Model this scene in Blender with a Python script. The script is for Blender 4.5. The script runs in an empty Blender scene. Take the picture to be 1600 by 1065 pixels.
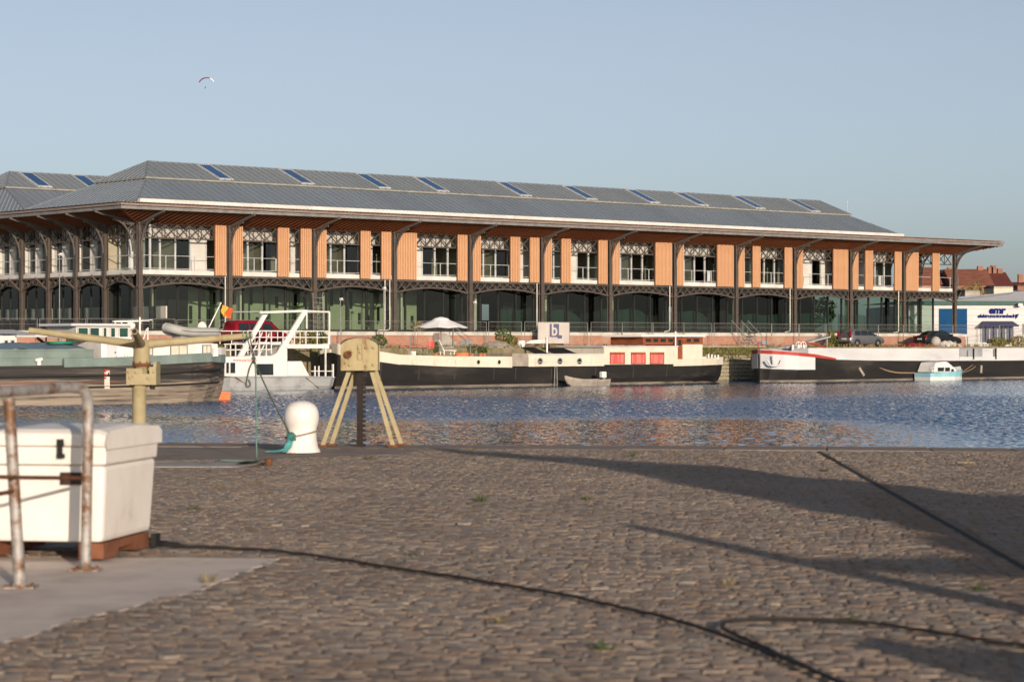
import bpy, bmesh, math, random
import numpy as np
from mathutils import Vector, Matrix, noise as mnoise
random.seed(7); RNG = np.random.default_rng(7)
R = math.radians
SC = bpy.context.scene
COL = SC.collection

# ---------------------------------------------------------------- camera
EYE = 1.5            # metres above the near quay
FPX = 3600.0         # focal length in pixels of a 1600 px wide frame
HORIZON = 532.0
cam_data = bpy.data.cameras.new('camera')
cam_data.sensor_width = 36.0
cam_data.lens = 36.0 * FPX / 1600.0
cam_data.clip_start = 0.5
cam_data.clip_end = 8000
cam_data.dof.use_dof = True
cam_data.dof.focus_distance = 85.0
cam_data.dof.aperture_fstop = 3.6
cam = bpy.data.objects.new('camera', cam_data)
cam.location = (0, 0, EYE)
cam.rotation_euler = (R(90), 0, 0)
COL.objects.link(cam)
SC.camera = cam

# ---------------------------------------------------------------- sky and sun
SUN_EL, SUN_AZ = R(9.8), R(18.0)      # azimuth: to the right of straight behind the camera
SUN_DIR = Vector((math.sin(SUN_AZ)*math.cos(SUN_EL), -math.cos(SUN_AZ)*math.cos(SUN_EL), math.sin(SUN_EL)))
world = bpy.data.worlds.new('World'); SC.world = world; world.use_nodes = True
wn = world.node_tree.nodes; wl = world.node_tree.links
sky = wn.new('ShaderNodeTexSky'); sky.sky_type = 'NISHITA'; sky.sun_disc = False
sky.sun_elevation = SUN_EL
sky.sun_rotation = math.atan2(SUN_DIR.x, SUN_DIR.y)
sky.air_density = 0.66; sky.dust_density = 1.25; sky.ozone_density = 2.0; sky.altitude = 0
hsv = wn.new('ShaderNodeHueSaturation'); hsv.inputs['Saturation'].default_value = 0.56      # summer evening haze: a paler sky all round
wl.new(sky.outputs[0], hsv.inputs['Color']); wl.new(hsv.outputs[0], wn['Background'].inputs[0])
wn['Background'].inputs[1].default_value = 0.118
sun_data = bpy.data.lights.new('sun', 'SUN'); sun_data.energy = 5.0; sun_data.angle = R(0.55); sun_data.color = (1.0, 0.83, 0.66)
sun = bpy.data.objects.new('sun', sun_data); COL.objects.link(sun)
sun.rotation_euler = SUN_DIR.to_track_quat('Z', 'Y').to_euler()
sun.location = (20, -40, 30)
SC.view_settings.view_transform = 'Standard'; SC.view_settings.look = 'None'
SC.view_settings.gamma = 1.0; SC.view_settings.use_curve_mapping = False
SC.view_settings.exposure = 0.05
SC.render.engine = 'CYCLES'
SC.cycles.max_bounces = 8; SC.cycles.transparent_max_bounces = 24
SC.cycles.caustics_reflective = False; SC.cycles.caustics_refractive = False
SC.cycles.sample_clamp_indirect = 6

# ---------------------------------------------------------------- frames
TH = math.atan2(FPX, 4192.0)          # direction of the far quay
CT, ST = math.cos(TH), math.sin(TH)
OX, OY = -584.6*160/FPX, 160.0        # the hangar's near corner column
BAY = 160*0.030283/ST                 # column spacing along the front
WATER = -1.65; FARQ = 1.0; PLAT = 2.2
def Fw(u, d, z=0.0): return Vector((OX+u*CT-d*ST, OY+u*ST+d*CT, z))
def U(px, d):
    k = (px-800)/FPX
    return (k*OY + k*d*CT - OX + d*ST)/(CT - k*ST)
def YD(px, d): return OY + U(px, d)*ST + d*CT
def Z(px, py, d): return EYE + (HORIZON-py)/FPX*YD(px, d)
def PZ(px, py, d): return (U(px, d), Z(px, py, d))
def G(px, py, z=0.0):                  # a point of the near quay
    y = (EYE-z)*FPX/(py-HORIZON)
    return Vector(((px-800)/FPX*y, y, z))
def V(px, py, y):                      # a point at a given distance
    return Vector(((px-800)/FPX*y, y, EYE+(HORIZON-py)/FPX*y))

# ---------------------------------------------------------------- materials
def _mat(name):
    m = bpy.data.materials.new(name); m.use_nodes = True
    nt = m.node_tree; return m, nt, nt.nodes, nt.links, nt.nodes['Principled BSDF']
MATS = {}
def mat(name, col, col2=None, scale=4.0, rough=0.6, metal=0.0, bump=0.0, bscale=None, stretch=(1,1,1), lo=0.4, hi=0.65, spec=0.22, detail=6, col3=None, s3=0.6, lo3=0.55, hi3=0.7):
    m, nt, N, L, b = _mat(name)
    b.inputs['Roughness'].default_value = rough; b.inputs['Metallic'].default_value = metal
    b.inputs['Specular IOR Level'].default_value = spec
    tc = N.new('ShaderNodeTexCoord'); mp = N.new('ShaderNodeMapping'); mp.inputs['Scale'].default_value = stretch
    L.new(tc.outputs['Object'], mp.inputs['Vector'])
    if col2 is None: col2 = tuple(c*0.82 for c in col)
    nz = N.new('ShaderNodeTexNoise'); nz.inputs['Scale'].default_value = scale; nz.inputs['Detail'].default_value = detail; nz.inputs['Roughness'].default_value = 0.62
    L.new(mp.outputs[0], nz.inputs['Vector'])
    rp = N.new('ShaderNodeValToRGB'); rp.color_ramp.elements[0].position = lo; rp.color_ramp.elements[1].position = hi
    rp.color_ramp.elements[0].color = (*col, 1); rp.color_ramp.elements[1].color = (*col2, 1)
    L.new(nz.outputs['Fac'], rp.inputs['Fac'])
    out = rp.outputs['Color']
    if col3 is not None:
        n3 = N.new('ShaderNodeTexNoise'); n3.inputs['Scale'].default_value = s3; n3.inputs['Detail'].default_value = 8; n3.inputs['Roughness'].default_value = 0.7
        L.new(mp.outputs[0], n3.inputs['Vector'])
        mr = N.new('ShaderNodeMapRange'); mr.inputs['From Min'].default_value = lo3; mr.inputs['From Max'].default_value = hi3
        L.new(n3.outputs['Fac'], mr.inputs['Value'])
        mx = N.new('ShaderNodeMix'); mx.data_type = 'RGBA'
        L.new(mr.outputs[0], mx.inputs[0]); L.new(out, mx.inputs[6]); mx.inputs[7].default_value = (*col3, 1)
        out = mx.outputs[2]
    L.new(out, b.inputs['Base Color'])
    if bump:
        bp = N.new('ShaderNodeBump'); bp.inputs['Strength'].default_value = bump; bp.inputs['Distance'].default_value = 0.02
        n2 = N.new('ShaderNodeTexNoise'); n2.inputs['Scale'].default_value = bscale or scale*3; n2.inputs['Detail'].default_value = 5
        L.new(mp.outputs[0], n2.inputs['Vector'])
        L.new(n2.outputs['Fac'], bp.inputs['Height']); L.new(bp.outputs[0], b.inputs['Normal'])
    MATS[name] = m
    return m
def glass(name, tint, refl=1.0, rough=0.02):
    m, nt, N, L, b = _mat(name); N.remove(b)
    t = N.new('ShaderNodeBsdfTransparent'); t.inputs[0].default_value = (*tint, 1)
    g = N.new('ShaderNodeBsdfGlossy'); g.inputs['Roughness'].default_value = rough; g.inputs[0].default_value = (refl, refl, refl, 1)
    gm = N.new('ShaderNodeNewGeometry'); dt = N.new('ShaderNodeVectorMath'); dt.operation = 'DOT_PRODUCT'
    L.new(gm.outputs['Incoming'], dt.inputs[0]); L.new(gm.outputs['Normal'], dt.inputs[1])
    def M(op, a, b=None):
        n = N.new('ShaderNodeMath'); n.operation = op
        for i, v in enumerate((a, b)):
            if v is None: continue
            if isinstance(v, (int, float)): n.inputs[i].default_value = v
            else: L.new(v, n.inputs[i])
        return n.outputs[0]
    c = M('ABSOLUTE', dt.outputs['Value']); f = M('ADD', M('MULTIPLY', M('POWER', M('SUBTRACT', 1.0, c), 5.0), .92), .075)   # two faces of a pane
    mx = N.new('ShaderNodeMixShader')
    L.new(f, mx.inputs[0]); L.new(t.outputs[0], mx.inputs[1]); L.new(g.outputs[0], mx.inputs[2])
    L.new(mx.outputs[0], N['Material Output'].inputs[0])
    return m
def net(name, col, alpha):
    m, nt, N, L, b = _mat(name); b.inputs['Base Color'].default_value = (*col, 1); b.inputs['Alpha'].default_value = alpha; b.inputs['Roughness'].default_value = 0.9
    return m

zinc_up = mat('zinc_ridge_roof', (.285,.315,.335), (.235,.26,.28), 0.35, .5, 0.25, stretch=(1,.12,.12), lo=.35, hi=.7)
zinc = mat('zinc_roof', (.245,.29,.335), (.20,.235,.28), 0.35, .5, 0.25, stretch=(1,.12,.12), lo=.35, hi=.7, spec=.5)
zinc2 = mat('zinc_seam', (.23,.265,.295), (.2,.23,.26), 1.0, .45, 0.35)
flash = mat('flashing', (.30,.29,.25), (.22,.21,.18), 1.2, .6)
gutter_w = mat('white_gutter', (.62,.60,.57), (.5,.48,.45), .8, .5)
copper = mat('copper_trim', (.27,.205,.18), (.205,.155,.135), 2.0, .5)
steel = mat('brown_steel', (.088,.072,.062), (.064,.053,.046), 1.6, .65, col3=(.11,.09,.078), s3=1.1)
steel_g = mat('grey_steel', (.24,.235,.225), (.17,.165,.16), 2.0, .5, .2)
soffit_m = mat('soffit_boards', (.17,.058,.025), (.12,.04,.018), .7, .75, stretch=(1,.3,1))
batten_m = mat('soffit_battens', (.20,.07,.03), (.15,.05,.022), .7, .7)
larch = mat('larch_slats', (.56,.315,.175), (.48,.255,.135), .55, .65, stretch=(5,5,.5), col3=(.61,.38,.24), s3=.35, lo3=.5, hi3=.75)
slat_shade = mat('larch_gap_shade', (.17,.07,.032), (.13,.055,.025), 2.0, .7)  # slat backing, coloured dark as the shade in the gaps
white_wall = mat('white_panel', (.56,.545,.51), (.47,.455,.42), .8, .7)
white_frame = mat('white_frame', (.46,.47,.47), (.38,.39,.39), 2.0, .5)
dark_frame = mat('dark_frame', (.02,.022,.022), (.03,.032,.03), 2.0, .4)
interior = mat('interior_tan', (.40,.36,.26), (.28,.25,.19), .35, .8, lo=.35, hi=.7)
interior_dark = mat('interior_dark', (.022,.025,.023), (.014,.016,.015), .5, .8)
green_wall = mat('green_wall', (.38,.46,.27), (.29,.36,.21), .5, .8)
pane_m = glass('window_glass', (.62,.68,.66))
pane_g = glass('green_glass', (.46,.60,.52))
sky_pane = mat('skylight_pane', (.008,.06,.18), (.01,.075,.22), .4, .12, spec=.8)  # blue of the reflected sky is put into the glass colour
netting = net('green_netting', (.035,.085,.06), .5)
concrete = mat('concrete', (.40,.37,.33), (.30,.28,.25), 1.4, .85, bump=.2, col3=(.2,.17,.14), s3=.5)
concrete_near = mat('slab_concrete', (.66,.575,.51), (.57,.49,.43), 2.2, .85, bump=.25, bscale=60, col3=(.42,.34,.29), s3=1.3, lo3=.48, hi3=.75)
coping_m = mat('coping_stone', (.27,.22,.185), (.20,.16,.135), 2.5, .85, bump=.3, bscale=30, col3=(.18,.13,.10), s3=1.2)
cap_m = mat('white_cap', (.64,.61,.55), (.50,.47,.42), .7, .8, col3=(.33,.3,.26), s3=.4, lo3=.58, hi3=.75)
white = mat('white_paint', (.70,.685,.655), (.62,.60,.565), 1.5, .5, col3=(.46,.41,.35), s3=.8, lo3=.60, hi3=.8)
cream = mat('cream_paint', (.65,.60,.50), (.57,.52,.42), .9, .5, col3=(.40,.34,.27), s3=1.3, lo3=.55, hi3=.75, stretch=(.8,1,.35))
black_hull = mat('black_hull', (.015,.014,.014), (.026,.024,.022), .8, .6, stretch=(.25,1,1), col3=(.055,.048,.042), s3=.7, lo3=.56, hi3=.72)
boot = mat('waterline_scum', (.22,.19,.15), (.08,.07,.06), 1.2, .8, stretch=(.3,1,1))
grey_hull = mat('grey_hull', (.36,.37,.37), (.28,.29,.29), 1.0, .5, col3=(.2,.18,.16), s3=1.0)
pale_grey = mat('pale_grey_steel', (.55,.56,.57), (.47,.48,.49), .5, .5, stretch=(.4,1,1), col3=(.32,.32,.31), s3=.5, lo3=.6, hi3=.75)
mid_grey = mat('mid_grey_steel', (.30,.31,.33), (.24,.25,.27), .8, .5)
green_grey = mat('green_grey_paint', (.19,.245,.225), (.14,.185,.17), .8, .55, col3=(.34,.33,.29), s3=1.4, lo3=.64, hi3=.75)
blue_tarp = mat('blue_tarp', (.13,.20,.26), (.20,.27,.32), .6, .6, bump=.4, bscale=3)
red_paint = mat('red_paint', (.42,.055,.04), (.32,.04,.03), 1.0, .5)
orange = mat('orange_paint', (.75,.20,.08), (.62,.15,.06), 1.0, .6)
red_cloth = mat('red_curtain', (.74,.21,.18), (.50,.06,.055), 2.2, .8, stretch=(5,1,.25), lo=.38, hi=.62)  # upright stripes put the light and dark of folds into the colour
wood = mat('varnished_wood', (.27,.085,.035), (.19,.055,.025), 1.5, .4, stretch=(1,1,4))
wood_grey = mat('weathered_wood', (.34,.30,.25), (.24,.21,.18), 2.0, .8)
tyre_m = mat('rubber', (.012,.012,.012), (.02,.02,.02), 4, .8)
chrome = mat('alloy', (.45,.46,.47), (.36,.37,.38), 3, .35, .8)
car_glass = mat('car_glass', (.012,.018,.02), (.02,.028,.03), 1.0, .08, spec=.7)
car_silver = mat('silver_paint', (.20,.205,.22), (.18,.185,.2), 1.5, .3, .6)
car_black = mat('black_paint', (.012,.014,.018), (.016,.018,.022), 1.5, .22)
car_red = mat('crimson_paint', (.22,.008,.02), (.18,.006,.016), 1.5, .28)
lamp_red = mat('tail_lamp', (.20,.012,.014), (.16,.01,.012), 3, .25)
plate_w = mat('number_plate', (.7,.68,.6), (.62,.6,.52), 3, .5)
rope_green = mat('green_rope', (.035,.12,.11), (.06,.19,.18), 14, .9)
rope_dark = mat('dark_rope', (.075,.085,.065), (.045,.055,.045), 14, .9)
rope_tan = mat('tan_rope', (.30,.22,.14), (.22,.16,.1), 12, .9)
yellow_old = mat('old_yellow_paint', (.36,.305,.18), (.285,.235,.135), 4, .7, bump=.1, col3=(.20,.085,.03), s3=3.2, lo3=.58, hi3=.70)
yellow_rust = mat('rusty_yellow_paint', (.37,.31,.17), (.30,.24,.13), 5, .65, bump=.15, col3=(.17,.06,.02), s3=5.0, lo3=.56, hi3=.68, stretch=(1.4,1,.45))
rust = mat('rust', (.16,.065,.03), (.09,.04,.022), 6, .85, bump=.3)
dark_iron = mat('dark_iron', (.018,.014,.013), (.03,.021,.018), 6, .8, .0)
pipe_m = mat('rusty_galvanised_pipe', (.36,.345,.33), (.26,.23,.21), 7, .55, .25, bump=.15, col3=(.15,.08,.045), s3=6, lo3=.47, hi3=.58)
box_m = mat('white_plastic', (.74,.695,.65), (.68,.63,.575), 2.6, .5, bump=.06, bscale=14, col3=(.50,.41,.33), s3=2.6, lo3=.60, hi3=.82)
pallet_m = mat('pallet_brown', (.21,.085,.045), (.14,.055,.03), 5, .8)
bollard_m = mat('bollard_white', (.72,.69,.66), (.64,.60,.56), 5, .5, bump=.08, col3=(.45,.36,.27), s3=2.4, lo3=.62, hi3=.8)
black_m = mat('matt_black', (.012,.012,.012), (.018,.018,.018), 5, .7)
cable_m = mat('black_cable', (.022,.018,.016), (.035,.028,.024), 8, .7)
brickhouse = mat('house_brick', (.29,.145,.10), (.23,.11,.078), .8, .9)
tile_red = mat('red_roof_tiles', (.25,.10,.065), (.19,.075,.05), 1.0, .85, stretch=(1,1,3), col3=(.14,.05,.035), s3=.5)
tile_dark = mat('dark_red_tiles', (.15,.045,.035), (.11,.035,.028), 1.0, .85)
slate = mat('slate_tiles', (.035,.04,.05), (.05,.055,.065), 1.0, .7)
blue_door = mat('blue_door', (.006,.06,.165), (.005,.05,.14), 1, .7, spec=.1)
navy = mat('navy_letters', (.008,.016,.13), (.008,.014,.11), 2, .7, spec=.1)
green_trim = mat('green_trim', (.015,.075,.065), (.012,.06,.05), 2, .5)
emr_white = mat('emr_white', (.58,.57,.57), (.53,.52,.52), .6, .7)
membrane = mat('roof_membrane', (.80,.78,.75), (.72,.70,.67), .3, .7)
leaf_m = mat('leaf_green', (.05,.082,.022), (.085,.11,.035), 3, .7)
leaf_y = mat('leaf_olive', (.12,.125,.03), (.16,.14,.045), 3, .7)
leaf_dry = mat('dry_grass', (.26,.20,.09), (.18,.16,.06), 3, .8)
bark = mat('bark', (.07,.05,.035), (.05,.035,.025), 6, .9)
umbrella_m = mat('white_canvas', (.86,.85,.84), (.76,.74,.71), 2, .8)
stone_m = mat('quay_stone', (.34,.30,.22), (.25,.22,.16), 1.5, .9, bump=.4, col3=(.13,.12,.07), s3=.9, lo3=.52, hi3=.68)
mud = mat('quay_dirt', (.25,.20,.13), (.16,.14,.08), .8, .95, bump=.4, col3=(.09,.11,.035), s3=.5, lo3=.5, hi3=.62)
asphalt = mat('asphalt_strip', (.12,.097,.083), (.19,.15,.125), 9, .9, bump=.4, bscale=40)
terrain_m = mat('terrain', (.11,.115,.07), (.14,.13,.09), .05, .95)
grout = mat('joint_dirt', (.20,.15,.11), (.24,.182,.135), 4, .95, bump=.3, bscale=50)

def worn_hull():
    m, nt, N, L, b = _mat('worn_barge_hull'); b.inputs['Roughness'].default_value = .75
    tc = N.new('ShaderNodeTexCoord'); mp = N.new('ShaderNodeMapping'); mp.inputs['Scale'].default_value = (.09,1,4.2); L.new(tc.outputs['Object'], mp.inputs[0])
    n1 = N.new('ShaderNodeTexNoise'); n1.inputs['Scale'].default_value = 1.7; n1.inputs['Detail'].default_value = 9; n1.inputs['Roughness'].default_value = .72; L.new(mp.outputs[0], n1.inputs[0])
    sx = N.new('ShaderNodeSeparateXYZ'); L.new(tc.outputs['Object'], sx.inputs[0])
    # rubbed lower strakes carry more bare, limed steel than the tarred upper ones
    mr = N.new('ShaderNodeMapRange'); mr.inputs['From Min'].default_value = 1.35; mr.inputs['From Max'].default_value = .95; mr.inputs['To Min'].default_value = -.07; mr.inputs['To Max'].default_value = .12; L.new(sx.outputs[2], mr.inputs[0])
    ad = N.new('ShaderNodeMath'); L.new(n1.outputs[0], ad.inputs[0]); L.new(mr.outputs[0], ad.inputs[1])
    rp = N.new('ShaderNodeValToRGB'); e = rp.color_ramp.elements
    e[0].position = .40; e[0].color = (.022,.020,.019,1); e[1].position = .76; e[1].color = (.34,.28,.21,1)
    k = e.new(.50); k.color = (.055,.047,.041,1); k = e.new(.58); k.color = (.19,.155,.12,1)
    L.new(ad.outputs[0], rp.inputs[0])
    n2 = N.new('ShaderNodeTexNoise'); n2.inputs['Scale'].default_value = .9; n2.inputs['Detail'].default_value = 6; L.new(mp.outputs[0], n2.inputs[0])
    m2 = N.new('ShaderNodeMapRange'); m2.inputs['From Min'].default_value = .64; m2.inputs['From Max'].default_value = .70; L.new(n2.outputs[0], m2.inputs[0])
    mx = N.new('ShaderNodeMix'); mx.data_type = 'RGBA'; L.new(m2.outputs[0], mx.inputs[0]); L.new(rp.outputs[0], mx.inputs[6]); mx.inputs[7].default_value = (.26,.075,.035,1)
    L.new(mx.outputs[2], b.inputs['Base Color'])
    return m
hull_worn = worn_hull()

def brick_mat():
    m, nt, N, L, b = _mat('red_brickwork'); b.inputs['Roughness'].default_value = .9
    tc = N.new('ShaderNodeTexCoord'); sx = N.new('ShaderNodeSeparateXYZ'); cx = N.new('ShaderNodeCombineXYZ')
    L.new(tc.outputs['Object'], sx.inputs[0]); L.new(sx.outputs[0], cx.inputs[0]); L.new(sx.outputs[2], cx.inputs[1])
    br = N.new('ShaderNodeTexBrick'); br.inputs['Scale'].default_value = 1.0
    br.inputs['Brick Width'].default_value = .22; br.inputs['Row Height'].default_value = .075; br.inputs['Mortar Size'].default_value = .008
    br.inputs['Color1'].default_value = (.36,.125,.07,1); br.inputs['Color2'].default_value = (.46,.20,.12,1); br.inputs['Mortar'].default_value = (.36,.30,.24,1)
    L.new(cx.outputs[0], br.inputs['Vector'])
    nz = N.new('ShaderNodeTexNoise'); nz.inputs['Scale'].default_value = .9; nz.inputs['Detail'].default_value = 7; L.new(tc.outputs['Object'], nz.inputs[0])
    mr = N.new('ShaderNodeMapRange'); mr.inputs['From Min'].default_value = .5; mr.inputs['From Max'].default_value = .72; mr.inputs['To Max'].default_value = .75; L.new(nz.outputs[0], mr.inputs[0])
    mx = N.new('ShaderNodeMix'); mx.data_type = 'RGBA'; L.new(mr.outputs[0], mx.inputs[0]); L.new(br.outputs[0], mx.inputs[6]); mx.inputs[7].default_value = (.42,.31,.23,1)
    L.new(mx.outputs[2], b.inputs['Base Color'])
    return m
brick_m = brick_mat()

def cobble_mat():
    m, nt, N, L, b = _mat('cobble_stone'); b.inputs['Roughness'].default_value = .8
    at = N.new('ShaderNodeAttribute'); at.attribute_name = 'tone'
    rp = N.new('ShaderNodeValToRGB'); e = rp.color_ramp.elements
    e[0].position = 0; e[0].color = (.198,.138,.098,1); e[1].position = 1; e[1].color = (.280,.214,.158,1)
    for p, c in ((.22,(.225,.162,.119)), (.45,(.236,.189,.150)), (.62,(.224,.193,.163)), (.8,(.245,.182,.135))):
        k = e.new(p); k.color = (*c, 1)
    L.new(at.outputs['Fac'], rp.inputs[0])
    tc = N.new('ShaderNodeTexCoord'); gm = N.new('ShaderNodeNewGeometry')
    nz = N.new('ShaderNodeTexNoise'); nz.inputs['Scale'].default_value = 26; nz.inputs['Detail'].default_value = 4; L.new(gm.outputs['Position'], nz.inputs[0])
    big = N.new('ShaderNodeTexNoise'); big.inputs['Scale'].default_value = .55; big.inputs['Detail'].default_value = 5; L.new(gm.outputs['Position'], big.inputs[0])
    mr = N.new('ShaderNodeMapRange'); mr.inputs['From Min'].default_value = .3; mr.inputs['From Max'].default_value = .7; mr.inputs['To Min'].default_value = .72; mr.inputs['To Max'].default_value = 1.25; L.new(nz.outputs[0], mr.inputs[0])
    mb = N.new('ShaderNodeMapRange'); mb.inputs['From Min'].default_value = .35; mb.inputs['From Max'].default_value = .65; mb.inputs['To Min'].default_value = .90; mb.inputs['To Max'].default_value = 1.12; L.new(big.outputs[0], mb.inputs[0])
    mm = N.new('ShaderNodeMath'); mm.operation = 'MULTIPLY'; L.new(mr.outputs[0], mm.inputs[0]); L.new(mb.outputs[0], mm.inputs[1])
    mx = N.new('ShaderNodeVectorMath'); mx.operation = 'SCALE'; L.new(rp.outputs[0], mx.inputs[0]); L.new(mm.outputs[0], mx.inputs['Scale'])
    L.new(mx.outputs[0], b.inputs['Base Color'])
    bp = N.new('ShaderNodeBump'); bp.inputs['Strength'].default_value = .35; bp.inputs['Distance'].default_value = .01; L.new(nz.outputs[0], bp.inputs['Height']); L.new(bp.outputs[0], b.inputs['Normal'])
    return m
cobble_m = cobble_mat()

def water_mat():
    m, nt, N, L, b = _mat('dock_water')
    b.inputs['Base Color'].default_value = (.005,.058,.16,1); b.inputs['Roughness'].default_value = .03; b.inputs['IOR'].default_value = 1.333
    gm = N.new('ShaderNodeNewGeometry')
    at = N.new('ShaderNodeAttribute'); at.attribute_name = 'ripple'
    mp = N.new('ShaderNodeMapping'); mp.inputs['Scale'].default_value = (1,.55,1); L.new(gm.outputs['Position'], mp.inputs[0])
    n = N.new('ShaderNodeTexNoise'); n.inputs['Scale'].default_value = 5.0; n.inputs['Detail'].default_value = 4; n.inputs['Roughness'].default_value = .65; L.new(mp.outputs[0], n.inputs[0])
    def VM(op, x, y=None, sc=None):
        v = N.new('ShaderNodeVectorMath'); v.operation = op; L.new(x, v.inputs[0])
        if isinstance(y, tuple): v.inputs[1].default_value = y
        elif y is not None: L.new(y, v.inputs[1])
        if sc is not None: L.new(sc, v.inputs['Scale'])
        return v.outputs[0]
    # the breeze blows towards the near quay: ripples lean that way, so their steep faces look at it
    s = VM('SCALE', VM('ADD', VM('MULTIPLY', VM('SUBTRACT', n.outputs['Color'], (.5,.5,.5)), (WAVE,WAVE,0)), (0,-.115,0)), None, at.outputs['Fac'])
    L.new(VM('NORMALIZE', VM('ADD', gm.outputs['Normal'], s)), b.inputs['Normal'])
    return m
WAVE = 1.5
water_m = water_mat()
# ---------------------------------------------------------------- mesh builder
class MB:
    def __init__(s): s.v = []; s.f = []; s.sm = []; s.tone = None
    def add(s, vs, fs, smooth=False):
        o = len(s.v); s.v.extend([tuple(v) for v in vs]); s.f.extend([tuple(i+o for i in f) for f in fs]); s.sm.extend([smooth]*len(fs)); return s
    def box(s, x0, x1, y0, y1, z0, z1):
        return s.add([(x0,y0,z0),(x1,y0,z0),(x1,y1,z0),(x0,y1,z0),(x0,y0,z1),(x1,y0,z1),(x1,y1,z1),(x0,y1,z1)],
                     [(0,3,2,1),(4,5,6,7),(0,1,5,4),(1,2,6,5),(2,3,7,6),(3,0,4,7)])
    def bar(s, p, q, w, h, up=(0,0,1)):
        p, q = Vector(p), Vector(q); a = (q-p); 
        if a.length < 1e-6: return s
        a.normalize(); up = Vector(up)
        if abs(a.dot(up)) > .98: up = Vector((1,0,0))
        x = a.cross(up).normalized()*w/2; y = x.cross(a).normalized()*h/2
        vs = [p-x-y,p+x-y,p+x+y,p-x+y,q-x-y,q+x-y,q+x+y,q-x+y]
        return s.add(vs, [(0,1,2,3),(7,6,5,4),(0,4,5,1),(1,5,6,2),(2,6,7,3),(3,7,4,0)])
    def prism(s, poly, axis, a0, a1):
        # poly: 2-D points; axis 'y': (x,z) extruded in y; 'x': (y,z); 'z': (x,y)
        n = len(poly)
        def P(p, a): return (p[0],a,p[1]) if axis == 'y' else ((a,p[0],p[1]) if axis == 'x' else (p[0],p[1],a))
        vs = [P(p,a0) for p in poly]+[P(p,a1) for p in poly]
        fs = [tuple(range(n)), tuple(range(2*n-1,n-1,-1))]+[(i,(i+1)%n,n+(i+1)%n,n+i) for i in range(n)]
        return s.add(vs, fs)
    def tube(s, pts, r, n=8, smooth=True, cap=True):
        pts = [Vector(p) for p in pts]; k = len(pts)
        rr = r if isinstance(r, (list,tuple)) else [r]*k
        vs = []; prev = None
        for i, p in enumerate(pts):
            t = (pts[min(i+1,k-1)]-pts[max(i-1,0)])
            t = t.normalized() if t.length > 1e-9 else Vector((0,0,1))
            if prev is None:
                a = t.cross(Vector((0,0,1)))
                if a.length < 1e-3: a = t.cross(Vector((1,0,0)))
                a.normalize()
            else:
                a = prev - t*prev.dot(t); a.normalize()
            prev = a; b = t.cross(a)
            for j in range(n):
                w = 2*math.pi*j/n; vs.append(p+(a*math.cos(w)+b*math.sin(w))*rr[i])
        fs = [(i*n+j,i*n+(j+1)%n,(i+1)*n+(j+1)%n,(i+1)*n+j) for i in range(k-1) for j in range(n)]
        s.add(vs, fs, smooth)
        if cap:
            s.add(vs[:n], [tuple(range(n-1,-1,-1))]); s.add(vs[-n:], [tuple(range(n))])
        return s
    def lathe(s, prof, c=(0,0,0), n=20, smooth=True, axis='z'):
        vs = []
        for r, z in prof:
            for j in range(n):
                w = 2*math.pi*j/n; a, b = r*math.cos(w), r*math.sin(w)
                q = (a,b,z) if axis == 'z' else ((a,z,b) if axis == 'y' else (z,a,b))
                vs.append((c[0]+q[0],c[1]+q[1],c[2]+q[2]))
        k = len(prof)
        fs = [(i*n+j,i*n+(j+1)%n,(i+1)*n+(j+1)%n,(i+1)*n+j) for i in range(k-1) for j in range(n)]
        s.add(vs, fs, smooth)
        s.add(vs[:n], [tuple(range(n-1,-1,-1))]); s.add(vs[-n:], [tuple(range(n))]); return s
    def loft(s, secs, closed=False, caps=True, smooth=False):
        k, n = len(secs), len(secs[0]); vs = [p for q in secs for p in q]
        m = n if closed else n-1
        fs = [(i*n+j,i*n+(j+1)%n,(i+1)*n+(j+1)%n,(i+1)*n+j) for i in range(k-1) for j in range(m)]
        s.add(vs, fs, smooth)
        if caps: s.add(secs[0], [tuple(range(n))]); s.add(secs[-1], [tuple(range(n-1,-1,-1))])
        return s
    def quad(s, *p): return s.add(p, [tuple(range(len(p)))])
    def mesh(s, name, material, base=(0,0,0), bevel=0.0, weld=False):
        me = bpy.data.meshes.new(name)
        if s.v:
            a = np.array(s.v, dtype=float)-np.array(base, dtype=float)
            me.from_pydata(a.tolist(), [], s.f)
            me.polygons.foreach_set('use_smooth', s.sm)
            if len(s.f) < 30000:
                bm = bmesh.new(); bm.from_mesh(me)
                if weld or bevel: bmesh.ops.remove_doubles(bm, verts=bm.verts, dist=1e-4)
                if bevel:
                    bmesh.ops.bevel(bm, geom=[e for e in bm.edges if len(e.link_faces)==2 and e.calc_face_angle(0)>.6], offset=bevel, segments=2, affect='EDGES', profile=.6)
                bmesh.ops.recalc_face_normals(bm, faces=bm.faces)
                bm.to_mesh(me); bm.free()
        me.materials.append(material); me.update()
        return me
BASES = {}
def tag(o, label=None, cat=None, group=None, kind=None):
    if label: o['label'] = label
    if cat: o['category'] = cat
    if group: o['group'] = group
    if kind: o['kind'] = kind
    return o
def thing(name, label, cat, base, frame='F', group=None, kind=None):
    o = bpy.data.objects.new(name, None); COL.objects.link(o); o.empty_display_size = .3
    if frame == 'F': o.location = Fw(*base); o.rotation_euler = (0,0,TH)
    else: o.location = base
    BASES[o] = tuple(base)
    return tag(o, label, cat, group, kind)
def part(name, m, material, parent, label=None, kind=None, bevel=0.0, weld=False):
    base = BASES[parent]
    o = bpy.data.objects.new(name, m.mesh(name, material, base, bevel, weld)); COL.objects.link(o)
    o.parent = parent; BASES[o] = base
    return tag(o, label, None, None, kind)
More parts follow.
